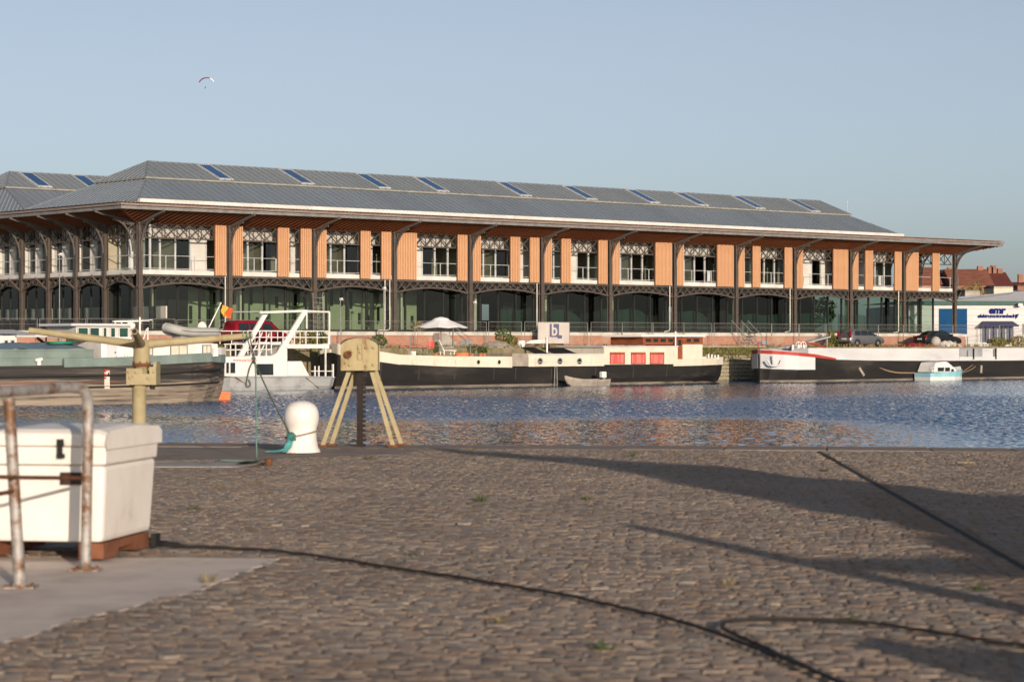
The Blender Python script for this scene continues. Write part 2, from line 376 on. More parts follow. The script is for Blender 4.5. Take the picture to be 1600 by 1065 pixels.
def inst(name, me, parent, loc, rz=0.0, top=None):
    # a piece that shares its mesh; loc in the frame of the thing
    b = BASES[parent]
    o = bpy.data.objects.new(name, me); COL.objects.link(o); o.parent = parent
    o.location = (loc[0]-b[0], loc[1]-b[1], loc[2]-b[2]); o.rotation_euler = (0,0,rz); BASES[o] = b
    return o
def solo(name, m, material, base, label, cat, frame='F', group=None, kind=None, bevel=0.0):
    o = bpy.data.objects.new(name, m.mesh(name, material, base, bevel)); COL.objects.link(o)
    if frame == 'F': o.location = Fw(*base); o.rotation_euler = (0,0,TH)
    else: o.location = base
    BASES[o] = tuple(base)
    return tag(o, label, cat, group, kind)
def copy_tree(root, loc=None, rot=None, label=None, group=None):
    c = root.copy(); COL.objects.link(c)
    if loc is not None: c.location = loc
    if rot is not None: c.rotation_euler = rot
    if label: c['label'] = label
    if group: c['group'] = group
    for ch in list(root.children):
        k = ch.copy(); COL.objects.link(k); k.parent = c
        for g in list(ch.children):
            q = g.copy(); COL.objects.link(q); q.parent = k
    return c
def spline(pts, n=8):
    pts = [Vector(p) for p in pts]; out = []
    for i in range(len(pts)-1):
        p0, p1, p2, p3 = pts[max(i-1,0)], pts[i], pts[i+1], pts[min(i+2,len(pts)-1)]
        for j in range(n):
            t = j/n
            out.append(.5*((2*p1)+(p2-p0)*t+(2*p0-5*p1+4*p2-p3)*t*t+(3*p1-p0-3*p2+p3)*t**3))
    out.append(pts[-1]); return out
def text_mesh(txt, size, extrude=.02, bold=0.0, shear=0.0, space=1.0):
    cu = bpy.data.curves.new('lettering', 'FONT'); cu.body = txt; cu.size = size; cu.extrude = extrude; cu.offset = bold; cu.shear = shear; cu.space_character = space
    cu.align_x = 'CENTER'; cu.resolution_u = 3
    o = bpy.data.objects.new('lettering', cu); COL.objects.link(o)
    dg = bpy.context.evaluated_depsgraph_get(); me = bpy.data.meshes.new_from_object(o.evaluated_get(dg))
    bpy.data.objects.remove(o); return me
def lettering(parent, me, material, loc, rz=0.0):
    me.materials.clear(); me.materials.append(material)
    b = BASES[parent]; o = bpy.data.objects.new('lettering', me); COL.objects.link(o); o.parent = parent
    o.location = (loc[0]-b[0], loc[1]-b[1], loc[2]-b[2]); o.rotation_euler = (R(90),0,rz); BASES[o] = b
    return o
def leaves(m, c, rad, n, size, seed=0, upright=0.0):
    rg = random.Random(seed)
    for _ in range(n):
        while True:
            p = Vector((rg.uniform(-1,1), rg.uniform(-1,1), rg.uniform(-1,1)))
            if p.length < 1: break
        p = p.normalized()*(p.length**.6)
        q = Vector((c[0]+p.x*rad[0], c[1]+p.y*rad[1], c[2]+p.z*rad[2]))
        a = Vector((rg.gauss(0,1), rg.gauss(0,1), rg.gauss(0,1)+upright)).normalized()
        b = a.cross(Vector((rg.gauss(0,1), rg.gauss(0,1), rg.gauss(0,1)))).normalized()
        s = size*rg.uniform(.6,1.3)
        m.add([q-a*s-b*s*.15, q-b*s*.5, q+a*s, q+b*s*.5], [(0,1,2,3)])
    return m
def blades(m, c, n, h, spread, seed=0, w=.012):
    rg = random.Random(seed)
    for _ in range(n):
        a = rg.uniform(0,6.28); r0 = rg.uniform(0,spread*.4); x, y = c[0]+r0*math.cos(a), c[1]+r0*math.sin(a)
        hh = h*rg.uniform(.5,1.1); l = spread*rg.uniform(.1,.9); px, py = -math.sin(a)*w, math.cos(a)*w
        m.add([(x-px,y-py,c[2]),(x+px,y+py,c[2]),(x+l*.4*math.cos(a)+px*.7,y+l*.4*math.sin(a)+py*.7,c[2]+hh*.6),(x+l*.4*math.cos(a)-px*.7,y+l*.4*math.sin(a)-py*.7,c[2]+hh*.6),(x+l*math.cos(a),y+l*math.sin(a),c[2]+hh)],
              [(0,1,2,3),(3,2,4)])
    return m
# ================================================================ SETTING
def edge_y(x): return 33.2-.13*x
def frame_obj(name, m, material, base, frame, kind):
    return solo(name, m, material, base, None, None, frame, None, kind)
m = MB(); m.quad((-1500,-10.6,.93),(3000,-10.6,.93),(3000,5000,.93),(-1500,5000,.93))
frame_obj('terrain', m, terrain_m, (0,0,.93), 'F', 'structure')
m = MB(); m.quad((-700,-150,WATER-.14),(700,-150,WATER-.14),(700,700,WATER-.14),(-700,700,WATER-.14))
water = frame_obj('water', m, water_m, (0,0,WATER), 'W', 'structure')
# the dock between the two quays as a real wave surface
def smooth(x, a, b): t = np.clip((x-a)/(b-a),0,1); return t*t*(3-2*t)
def wave_patch():
    ny, nx = 860, 620; ys = 29.0*np.exp(np.linspace(0,math.log(212/29.0),ny)); fx = np.linspace(-.285,.285,nx)
    Yg = np.repeat(ys[:,None],nx,1); Xg = fx[None,:]*Yg+np.sign(fx)[None,:]*2.0*np.abs(fx)[None,:]
    rg = np.random.default_rng(12); H = np.zeros_like(Xg); dy = Yg*math.log(212/29.0)/ny; dx = Yg*.57/nx; res = np.maximum(dx,dy)
    warp = 5*np.sin(Xg*.11+1)+4*np.sin(Xg*.045+Yg*.05)+3*np.sin(Xg*.23+Yg*.08+2)
    yw = Yg+warp
    band = smooth(yw,88,99)*(1-smooth(yw,122,146))
    right = smooth(Xg+.6*warp,9,17)*(1-smooth(yw,92,104))
    left = .55*smooth(-Xg+.5*warp,6,11)*(1-smooth(yw,70,90))
    near = .8*(1-smooth(yw,40,52))*smooth(Xg+warp,-3,6)
    rip = np.clip(band+right+left+near,0,1); amp = .34+.66*rip
    rip = np.maximum(rip,.32*smooth(yw,120,140))
    amp = 1+.3*np.sin(Xg*.33+Yg*.13+warp*.3)*np.sin(Yg*.21-Xg*.1)
    def add(n, l0, l1, th0, sd, s0):
        Hh = np.zeros_like(Xg)
        for k in range(n):
            lam = l0*(l1/l0)**rg.random(); th = th0+rg.normal(0,sd); kk = 2*math.pi/lam; s = s0*rg.uniform(.6,1.4)
            Hh += smooth(lam*np.maximum(abs(math.cos(th))*0+1,0)/np.where(abs(math.cos(th)) > .8, dx, res),2.0,4.0)*s/kk*np.sin(kk*(Xg*math.cos(th)+Yg*math.sin(th))+rg.uniform(0,6.28))
        return Hh
    H = amp*(add(34,.30,1.1,0.0,.30,.017)+add(14,.8,3.2,math.pi/2,.8,.0055))+rip*amp*(add(24,.35,1.6,math.pi/2,.8,.006)+add(16,.3,.9,0,.35,.008))
    H *= WAVE_GAIN
    V_ = np.stack([Xg,Yg,WATER+H],-1).reshape(-1,3)
    idx = np.arange(ny*nx).reshape(ny,nx); F_ = np.stack([idx[:-1,:-1],idx[:-1,1:],idx[1:,1:],idx[1:,:-1]],-1).reshape(-1,4)
    me = bpy.data.meshes.new('wave_surface'); me.vertices.add(len(V_)); me.vertices.foreach_set('co',V_.reshape(-1))
    me.loops.add(F_.size); me.loops.foreach_set('vertex_index',F_.reshape(-1).astype(np.int32)); me.polygons.add(len(F_)); me.polygons.foreach_set('loop_start',np.arange(0,F_.size,4,dtype=np.int32)); me.polygons.foreach_set('loop_total',np.full(len(F_),4,np.int32)); me.polygons.foreach_set('use_smooth',np.ones(len(F_),bool)); me.update(calc_edges=True)
    at = me.attributes.new('ripple','FLOAT','POINT'); at.data.foreach_set('value',(.08+.92*rip).reshape(-1).astype(np.float32))
    me.materials.append(water_m); o = bpy.data.objects.new('wave_surface',me); COL.objects.link(o); o.parent = water; o.location = (0,0,-WATER); o['kind'] = 'stuff'
WAVE_GAIN = 1.0
wave_patch()
m = MB(); m.box(-200,300,-11,-1.0,-4,FARQ)
far_quay = frame_obj('far_quay', m, mud, (0,-11,FARQ), 'F', 'structure')
# rubble stone courses of the far quay wall, built where the wall shows between the two black barges
def stone_mesh(w, h, seed):
    rg = random.Random(seed); b = .035; j = lambda: rg.uniform(-.012,.012)
    mm = MB(); pr = rg.uniform(.03,.09)
    o = [(-w/2+j(),0,-h/2+j()),(w/2+j(),0,-h/2+j()),(w/2+j(),0,h/2+j()),(-w/2+j(),0,h/2+j())]
    i = [(x*(1-2*b/w), -pr+j(), z*(1-2*b/h)) for x,_,z in o]
    mm.add(o+i, [(0,1,5,4),(1,2,6,5),(2,3,7,6),(3,0,4,7),(4,5,6,7)])
    return mm.mesh('stone', stone_m)
stones = [stone_mesh(w, .27, 31+i) for i, w in enumerate((.42,.5,.58,.66,.5,.74))]
ws = (.42,.5,.58,.66,.5,.74)
u0, u1 = U(1092,-11), U(1186,-11)
for r in range(9):
    uu = u0+random.uniform(-.3,0); z = WATER+.05+r*.295
    if z+.14 > FARQ: break
    while uu < u1:
        k = random.randrange(6); w = ws[k]; inst('stone', stones[k], far_quay, (uu+w/2, -11.02, z+.135)); uu += w+.03
m = MB(); m.box(-200,300,-11.45,-11.0,-4,FARQ-.35) if False else m.box(U(1092,-11)-.5,U(1186,-11)+.5,-11.25,-10.4,FARQ+.0,FARQ+.11)
part('kerb', m, stone_m, far_quay)

# ---- near quay
QB = (0,0,0)
m = MB()
xs = [-40,-20,-8,0,8,20,40]
top = [(x,edge_y(x)) for x in xs]
poly = [(-40,-30),(40,-30)]+top[::-1]
m.add([(x,y,-.0062) for x,y in poly], [tuple(range(len(poly)))])
quay = frame_obj('quay_pavement', m, grout, QB, 'W', 'structure')
m = MB()
for a, b in zip(top[:-1], top[1:]): m.quad((a[0],a[1],-4),(b[0],b[1],-4),(b[0],b[1],-.03),(a[0],a[1],-.03))
part('quay_face', m, coping_m, quay)
# coping stones along the water's edge
rg = random.Random(5); x = -13.0
cop = [MB().box(-.7,.7,-.55,.55,-.3,.0).mesh('coping_stone', coping_m, bevel=.02), MB().box(-.55,.55,-.55,.55,-.3,.0).mesh('coping_stone', coping_m, bevel=.02)]
rzc = math.atan(-.13)
while x < 14:
    k = rg.randrange(2); w = (1.4,1.1)[k]; cx = x+w/2*.99
    inst('coping_stone', cop[k], quay, (cx, edge_y(cx)-.50+rg.uniform(-.015,.015), .002+rg.uniform(-.006,.006)), rzc)
    x += w*.992+.018
# cast concrete slab in the left foreground, second slab, steel plates, asphalt strip
slab_poly = [(-1.606,15.93),(-1.74,15.0),(-1.90,13.88),(-2.35,12.36),(-2.51,11.59),(-2.8,10.6),(-5.5,9.6),(-7.5,15.6),(-4.2,16.05)]
rg = random.Random(77); rag = []
for (xa_, ya_), (xb_, yb_) in zip(slab_poly, slab_poly[1:]+slab_poly[:1]):
    n_ = max(1,int(math.hypot(xb_-xa_,yb_-ya_)/.12))
    for k in range(n_): rag.append((xa_+(xb_-xa_)*k/n_+rg.gauss(0,.014), ya_+(yb_-ya_)*k/n_+rg.gauss(0,.014)))
m = MB(); m.prism(rag, 'z', -.05, -.001); part('concrete_slab', m, concrete_near, quay)
rough_poly = [(-12,29.2),(-4.6,29.0),(-3.2,29.2),(-2.3,30.0),(-1.5,30.6),(-1.25,31.6),(-1.3,32.0),(-12,33.2)]
m = MB(); m.prism(rough_poly, 'z', -.05, -.001); part('gravelly_concrete', m, coping_m, quay)
m = MB(); m.prism([(-9,27.5),(-3.25,27.5),(-3.05,28.6),(-9,28.6)], 'z', -.04, .003); part('steel_plate', m, mat('plate_grey', (.36,.33,.30), (.30,.27,.25), 3, .6, col3=(.2,.12,.08), s3=1.5), quay)
m = MB(); m.add([(-3.35,27.9,.02),(-2.95,28.15,.06),(-2.9,28.35,.05),(-3.3,28.4,.02)], [(0,1,2,3)]); m.add([(-3.35,27.9,.01),(-2.95,28.15,.05),(-2.9,28.35,.04),(-3.3,28.4,.01)], [(3,2,1,0)]); part('bent_plate_corner', m, rust, quay)
GX = lambda y: 3.36+.048*(y-14.5)              # the crane rail let into the paving
m = MB()
for o in (-.045,.05): m.bar((GX(2)+o,2,-.035),(GX(31.4)+o,31.4,-.035),.02,.05)
m.quad((GX(2)-.03,2,-.005),(GX(2)+.035,2,-.005),(GX(31.4)+.035,31.4,-.005),(GX(31.4)-.03,31.4,-.005))
part('crane_rail', m, dark_iron, quay)
def in_poly(px, py, poly):
    ins = np.zeros(px.shape, bool); n = len(poly)
    for i in range(n):
        x1, y1 = poly[i]; x2, y2 = poly[(i+1)%n]
        c = ((y1 > py) != (y2 > py)) & (px < (x2-x1)*(py-y1)/(y2-y1+1e-12)+x1)
        ins ^= c
    return ins
# cobbles in running courses
PW, PD = .118, .095
cob = []
rows = int((32.4-8.0)/PD)
for r in range(rows):
    y = 8.0+r*PD
    half = .2222*y+4.2
    n = int(2*half/PW)
    xs_ = -half+(np.arange(n)+(.5 if r % 2 else 0))*PW+RNG.normal(0,.011,n)+.05*math.sin(r*1.7)
    ys_ = y+.028*np.sin(xs_*.9+r*.05)+.02*np.sin(xs_*2.3+1)+RNG.normal(0,.009,n)
    cob.append(np.c_[xs_, ys_])
cob = np.concatenate(cob)
keep = (cob[:,1] < edge_y(cob[:,0])-1.16) & ~in_poly(cob[:,0],cob[:,1],slab_poly) & ~in_poly(cob[:,0],cob[:,1],rough_poly)
keep &= ~((cob[:,0] < -3.0) & (cob[:,1] > 27.45) & (cob[:,1] < 28.65))
g = 3.36+.048*(cob[:,1]-14.5)
keep &= ~((cob[:,0] > g-.075) & (cob[:,0] < g+.085))
keep &= RNG.random(len(cob)) > .006
cob = cob[keep]
def sinkz(x, y): return .0016*np.sin(x*.8+1.3)*np.sin(y*.55)+.001*np.sin(x*2.1+y*1.7)
NC = len(cob)
hw = PW/2*RNG.uniform(.82,1.0,NC); hd = PD/2*RNG.uniform(.84,1.0,NC); zt = RNG.normal(0,.0012,NC)
tone = np.clip(.5+(RNG.random(NC)-.5)*.8+.16*np.sin(cob[:,0]*1.3+cob[:,1]*.7)*np.sin(cob[:,1]*1.1), 0, 1)
gg_ = 3.36+.048*(cob[:,1]-14.5); strip = (cob[:,1] < 23) & (cob[:,0] > gg_-.45) & (cob[:,0] < gg_); tone = np.where(strip, tone*.12, tone)
rot = RNG.normal(0,.10,NC)
def cobble_verts(n, hw, hd, rot, rng):
    sx = np.array([-1,1,1,-1.]); sy = np.array([-1,-1,1,1.])
    lev = []
    for ins, z in ((0.0,-.05),(.02,-.0030),(.22,-.0)):
        X = sx[None,:]*hw[:,None]*(1-ins)+rng.normal(0,.004,(n,4)); Y = sy[None,:]*hd[:,None]*(1-ins)+rng.normal(0,.004,(n,4))
        Zz = np.full((n,4), z)+rng.normal(0,.0006,(n,4))*(ins > 0)
        lev.append(np.stack([X*np.cos(rot)[:,None]-Y*np.sin(rot)[:,None], X*np.sin(rot)[:,None]+Y*np.cos(rot)[:,None], Zz], -1))
    return np.concatenate(lev, 1)            # n,12,3
CF = [(0,1,5,4),(1,2,6,5),(2,3,7,6),(3,0,4,7),(4,5,9,8),(5,6,10,9),(6,7,11,10),(7,4,8,11),(8,9,10,11)]
CVV = cobble_verts(NC, hw, hd, rot, RNG)
vis = np.abs(cob[:,0]) < .2222*cob[:,1]-.05
vis &= cob[:,1] > EYE*FPX/(1065-HORIZON)+.08
order = np.argsort(np.where(vis, cob[:,1], 1e9)); single = order[:300]; mask = np.ones(NC, bool); mask[single] = False
def set_tone(me, vals):
    a = me.attributes.new('tone', 'FLOAT', 'FACE'); a.data.foreach_set('value', np.asarray(vals, dtype=np.float32))
rest = np.nonzero(mask)[0]; nr = len(rest)
vv = CVV[rest].copy(); vv[:,:,0] += cob[rest,0][:,None]; vv[:,:,1] += cob[rest,1][:,None]; vv[:,:,2] += (zt[rest]+sinkz(cob[rest,0],cob[rest,1]))[:,None]
me = bpy.data.meshes.new('cobbles')
faces = (np.array(CF)[None]+12*np.arange(nr)[:,None,None]).reshape(-1,4)
me.vertices.add(nr*12); me.vertices.foreach_set('co', vv.reshape(-1))
me.loops.add(faces.size); me.loops.foreach_set('vertex_index', faces.reshape(-1).astype(np.int32))
me.polygons.add(len(faces)); me.polygons.foreach_set('loop_start', np.arange(0,faces.size,4,dtype=np.int32)); me.polygons.foreach_set('loop_total', np.full(len(faces),4,np.int32))
smf = np.tile(np.array([0,0,0,0,1,1,1,1,1],bool), nr); me.polygons.foreach_set('use_smooth', smf)
me.update(calc_edges=True); set_tone(me, np.repeat(tone[rest],9)); me.materials.append(cobble_m)
o = bpy.data.objects.new('cobbles', me); COL.objects.link(o); o.parent = quay; o['kind'] = 'stuff'
variants = []
for k in range(20):
    e = single[k]; mk = bpy.data.meshes.new('cobble'); mk.from_pydata(CVV[e].tolist(), [], CF); mk.polygons.foreach_set('use_smooth', [0,0,0,0,1,1,1,1,1]); set_tone(mk, [tone[e]]*9); mk.materials.append(cobble_m); mk.update(); variants.append(mk)
for i, e in enumerate(single):
    inst('cobble', variants[(i*7+random.randrange(3)) % 20], quay, (float(cob[e,0]), float(cob[e,1]), float(zt[e]+sinkz(cob[e,0],cob[e,1]))), (math.pi if random.random() < .5 else 0))

# ================================================================ LOADING PLATFORM (brick retaining wall)
plat = thing('loading_platform', 'long red brick loading platform with white concrete cap under the hangar', 'platform', (0,-1.0,FARQ))
UL, UR = -34.0, U(1508,-1.0)
m = MB(); m.box(UL,UR,-1.0,44,.5,PLAT-.28); part('brick_face', m, brick_m, plat)
u = UL; capm = MB().box(0,BAY/2-.02,-1.12,45,0,.28).mesh('cap_stone', cap_m)
u = -4*BAY
while u < UR-.5:
    if u+BAY/2 < UR: inst('cap_stone', capm, plat, (u, 0, PLAT-.28))
    u += BAY/2
for px in (450, 728, 1000, 1193, 1290):
    mm = MB(); uc = U(px,-1.02); w = .62
    pts = [(uc-w,FARQ+.02),(uc+w,FARQ+.02),(uc+w,FARQ+.42)]+[(uc+w*math.cos(a),FARQ+.42+.16*math.sin(a)) for a in np.linspace(.3,2.84,7)]+[(uc-w,FARQ+.42)]
    mm.prism(pts,'y',-1.06,-.9); part('arched_vent', mm, mid_grey, plat)
for j in range(-3, 13):
    mm = MB(); mm.box(j*BAY+.9,j*BAY+1.0,-1.05,-.98,FARQ,PLAT-.29); part('drain_pipe', mm, mid_grey, plat)

# ================================================================ THE HANGAR
NB = 12; LEN = NB*BAY
hang = thing('dockside_hangar', 'long two-storey steel dockside hangar with larch slat screens and zinc roof', 'hangar', (0,0,PLAT))
SLAB0, SLAB1, HEAD = 6.15, 6.45, 9.75
OV, FZ0, FZ1 = 3.3, 10.43, 10.90
SB = 4.0; NS = 9                                          # bays of the short side
# columns: I-section
def column_mesh(name, rot=False):
    mm = MB(); a, b = (.165,.16)
    def bx(x0,x1,y0,y1,z0,z1):
        mm.box(y0,y1,x0,x1,z0,z1) if rot else mm.box(x0,x1,y0,y1,z0,z1)
    bx(-a,a,-b,-b+.05,0,HEAD-PLAT); bx(-a,a,b-.05,b,0,HEAD-PLAT); bx(-.03,.03,-b+.05,b-.05,0,HEAD-PLAT)
    bx(-a-.06,a+.06,-b-.05,b+.05,0,.12); bx(-a-.05,a+.05,-b-.04,b+.04,SLAB0-PLAT-1.0,SLAB0-PLAT-.85); bx(-a-.05,a+.05,-b-.04,b+.04,HEAD-PLAT-.12,HEAD-PLAT-.002)
    return mm.mesh(name, steel)
cm_f = column_mesh('column'); cm_s = column_mesh('column', True)
DC = -.22
for i in range(NB+1): inst('column', cm_f, hang, (i*BAY, DC, PLAT))
for j in range(1, NS): inst('column', cm_s, hang, (DC, j*SB, PLAT))
for j in range(1, 4): inst('column', cm_s, hang, (LEN, j*SB, PLAT))
# arched lattice girder under the first floor, one per bay
def girder(span, axis, zt, zs, zc, npan, th=.16):
    mm = MB(); a0 = .2; s0, s1 = a0, span-a0
    def P(s, z): return (s,0,z) if axis == 'x' else (0,s,z)
    def zb(s):
        t = (s-s0)/(s1-s0)*2-1; return zc-(zc-zs)*t*t
    mm.bar(P(s0,zt-.07),P(s1,zt-.07),th,.13)
    ss = np.linspace(s0,s1,17)
    for p, q in zip(ss[:-1],ss[1:]): mm.bar(P(p,zb(p)+.06),P(q,zb(q)+.06),th,.13)
    pn = np.linspace(s0,s1,npan+1)
    for i, p in enumerate(pn):
        if 0 < i < npan: mm.bar(P(p,zb(p)+.1),P(p,zb(p)+.38),.07,.09)
    for i in range(npan):
        a, b = pn[i], pn[i+1]
        if a < span/2-.01: mm.bar(P(a,zb(a)+.1),P(b-.08,zt-.1),.05,.075); mm.bar(P(b,zb(b)+.14),P(a+.35*(b-a),zt-.1),.04,.05)
        else: mm.bar(P(b,zb(b)+.1),P(a+.08,zt-.1),.05,.075); mm.bar(P(a,zb(a)+.14),P(b-.35*(b-a),zt-.1),.04,.05)
    return mm
gm_ = girder(BAY,'x',SLAB0-.02,SLAB0-1.02,SLAB0-.64,9).mesh('arch_girder', steel)
for i in range(NB): inst('arch_girder', gm_, hang, (i*BAY, DC, 0))
gs_ = girder(SB,'y',SLAB0-.02,SLAB0-.95,SLAB0-.55,5).mesh('arch_girder', steel)
for j in range(NS-1): inst('arch_girder', gs_, hang, (DC, j*SB, 0))
# outward struts of the side columns below the first floor
st_ = MB().bar((-.1,0,SLAB0-.95),(-1.15,0,SLAB0-.03),.08,.12).mesh('strut', steel)
for j in range(NS): inst('strut', st_, hang, (DC, j*SB, 0))
sr_ = MB().bar((.1,0,SLAB0-.95),(1.0,0,SLAB0-.03),.08,.12).mesh('strut', steel); inst('strut', sr_, hang, (LEN, DC, 0))
# upper lattice truss between column heads
def truss(span, axis, z0, z1, npan):
    mm = MB(); s0, s1 = .2, span-.2
    def P(s, z): return (s,0,z) if axis == 'x' else (0,s,z)
    mm.bar(P(s0,z0),P(s1,z0),.1,.10); mm.bar(P(s0,z1-.05),P(s1,z1-.05),.1,.10)
    pn = np.linspace(s0,s1,npan+1)
    for i in range(npan):
        a, b = pn[i], pn[i+1]; mm.bar(P(a,z0+.04),P(b,z1-.09),.05,.07); mm.bar(P(b,z0+.04),P(a,z1-.09),.05,.07)
        if i: mm.bar(P(a,z0+.05),P(a,z1-.1),.05,.06)
    return mm
tr_ = truss(BAY,'x',HEAD-1.05,HEAD-.01,7).mesh('lattice_truss', steel)
for i in range(NB): inst('lattice_truss', tr_, hang, (i*BAY, .02, 0))
ts_ = truss(SB,'y',HEAD-1.05,HEAD-.01,4).mesh('lattice_truss', steel)
for j in range(NS-1): inst('lattice_truss', ts_, hang, (.02, j*SB, 0))
# curved canopy brackets
steel_b = mat('bracket_steel', (.115,.10,.09), (.09,.078,.07), 1.6, .7)
def bracket(axis, sgn):
    mm = MB(); pts = []; zs = HEAD-.22+(FZ0-.02-HEAD)*1.75/OV
    for t in np.linspace(0,1,11):
        a = t*math.pi/2
        pts.append((.18+1.6*(1-math.cos(a)), 7.7+(zs-7.7)*math.sin(a)))
    def P(r, z, o=0): return (o, -r*sgn, z) if axis == 'y' else (-r*sgn, o, z)
    for p, q in zip(pts[:-1],pts[1:]): mm.bar(P(*p),P(*q),.10,.10)
    mm.bar(P(.1,HEAD-.10),P(OV-.12,FZ0-.02),.12,.2)
    for k in (3,5,7):
        mm.bar(P(*pts[k]),P(.15,pts[k][1]+.35),.05,.06); mm.bar(P(*pts[k]),P(.2,pts[k][1]-.1),.05,.06)
    return mm
bk_f = bracket('y',1).mesh('canopy_bracket', steel_b); bk_s = bracket('x',1).mesh('canopy_bracket', steel_b); bk_r = bracket('x',-1).mesh('canopy_bracket', steel_b)
for i in range(NB+1): inst('canopy_bracket', bk_f, hang, (i*BAY, DC, 0))
for j in range(NS): inst('canopy_bracket', bk_s, hang, (DC, j*SB, 0))
for j in range(0, 4): inst('canopy_bracket', bk_r, hang, (LEN-DC, j*SB, 0))
# canopy: soffit, battens, edge beam, copper gutter, top sheet
DB = 34.0
U0c, U1c, D0c = -OV, LEN+OV, -OV
can = MB(); zi = HEAD; zo = FZ0+.12
can.quad((U0c,D0c,zo),(U1c,D0c,zo),(LEN,0,zi),(0,0,zi)); can.quad((U0c,D0c,zo),(0,0,zi),(0,DB,zi),(U0c,DB,zo)); can.quad((U1c,D0c,zo),(U1c,16,zo),(LEN,16,zi),(LEN,0,zi))
can.quad((U0c,D0c,FZ1),(0,0,FZ1+.06),(LEN,0,FZ1+.06),(U1c,D0c,FZ1)); can.quad((U0c,D0c,FZ1),(U0c,DB,FZ1),(0,DB,FZ1+.06),(0,0,FZ1+.06)); can.quad((U1c,D0c,FZ1),(LEN,0,FZ1+.06),(LEN,16,FZ1+.06),(U1c,16,FZ1))
canopy = part('canopy', can, soffit_m, hang)
bt = MB(); k = (zo-zi)/OV
u = U0c+.2
while u < U1c:
    dmax = 0 if 0 <= u <= LEN else (-abs(u-(0 if u < 0 else LEN)))
    bt.bar((u,D0c+.15,zo-.06),(u,dmax-.02,zo-.06-(dmax-D0c)*k),.10,.13); u += .46
d = D0c+.2
while d < DB:
    um = 0 if d >= 0 else d
    bt.bar((U0c+.15,d,zo-.052),(um-.02,d,zo-.05-(um-U0c)*k),.10,.10)
    if d < 16: um2 = LEN if d >= 0 else LEN-d; bt.bar((U1c-.15,d,zo-.052),(um2+.02,d,zo-.05-(U1c-um2)*k),.10,.10)
    d += .46
part('soffit_battens', bt, batten_m, canopy, kind='stuff')
eb = MB(); eb.box(U0c-.02,U1c+.02,D0c-.03,D0c+.12,FZ0,FZ0+.21); eb.box(U0c-.03,U0c+.12,D0c+.12,DB,FZ0,FZ0+.21); eb.box(U1c-.12,U1c+.03,D0c+.12,16,FZ0,FZ0+.21)
part('edge_beam', eb, steel_g, canopy)
cg = MB(); cg.box(U0c-.12,U1c+.12,D0c-.15,D0c+.2,FZ0+.25,FZ1-.08); cg.box(U0c-.15,U0c+.2,D0c+.2,DB,FZ0+.25,FZ1-.08); cg.box(U1c-.2,U1c+.15,D0c+.2,16,FZ0+.25,FZ1-.08)
part('copper_gutter', cg, copper, canopy)
cr = MB(); u = U0c
while u < U1c: cr.box(u,u+.16,D0c-.10,D0c+.6,FZ1-.02,FZ1+.035); u += .32
part('corrugated_edge', cr, copper, canopy, kind='stuff')

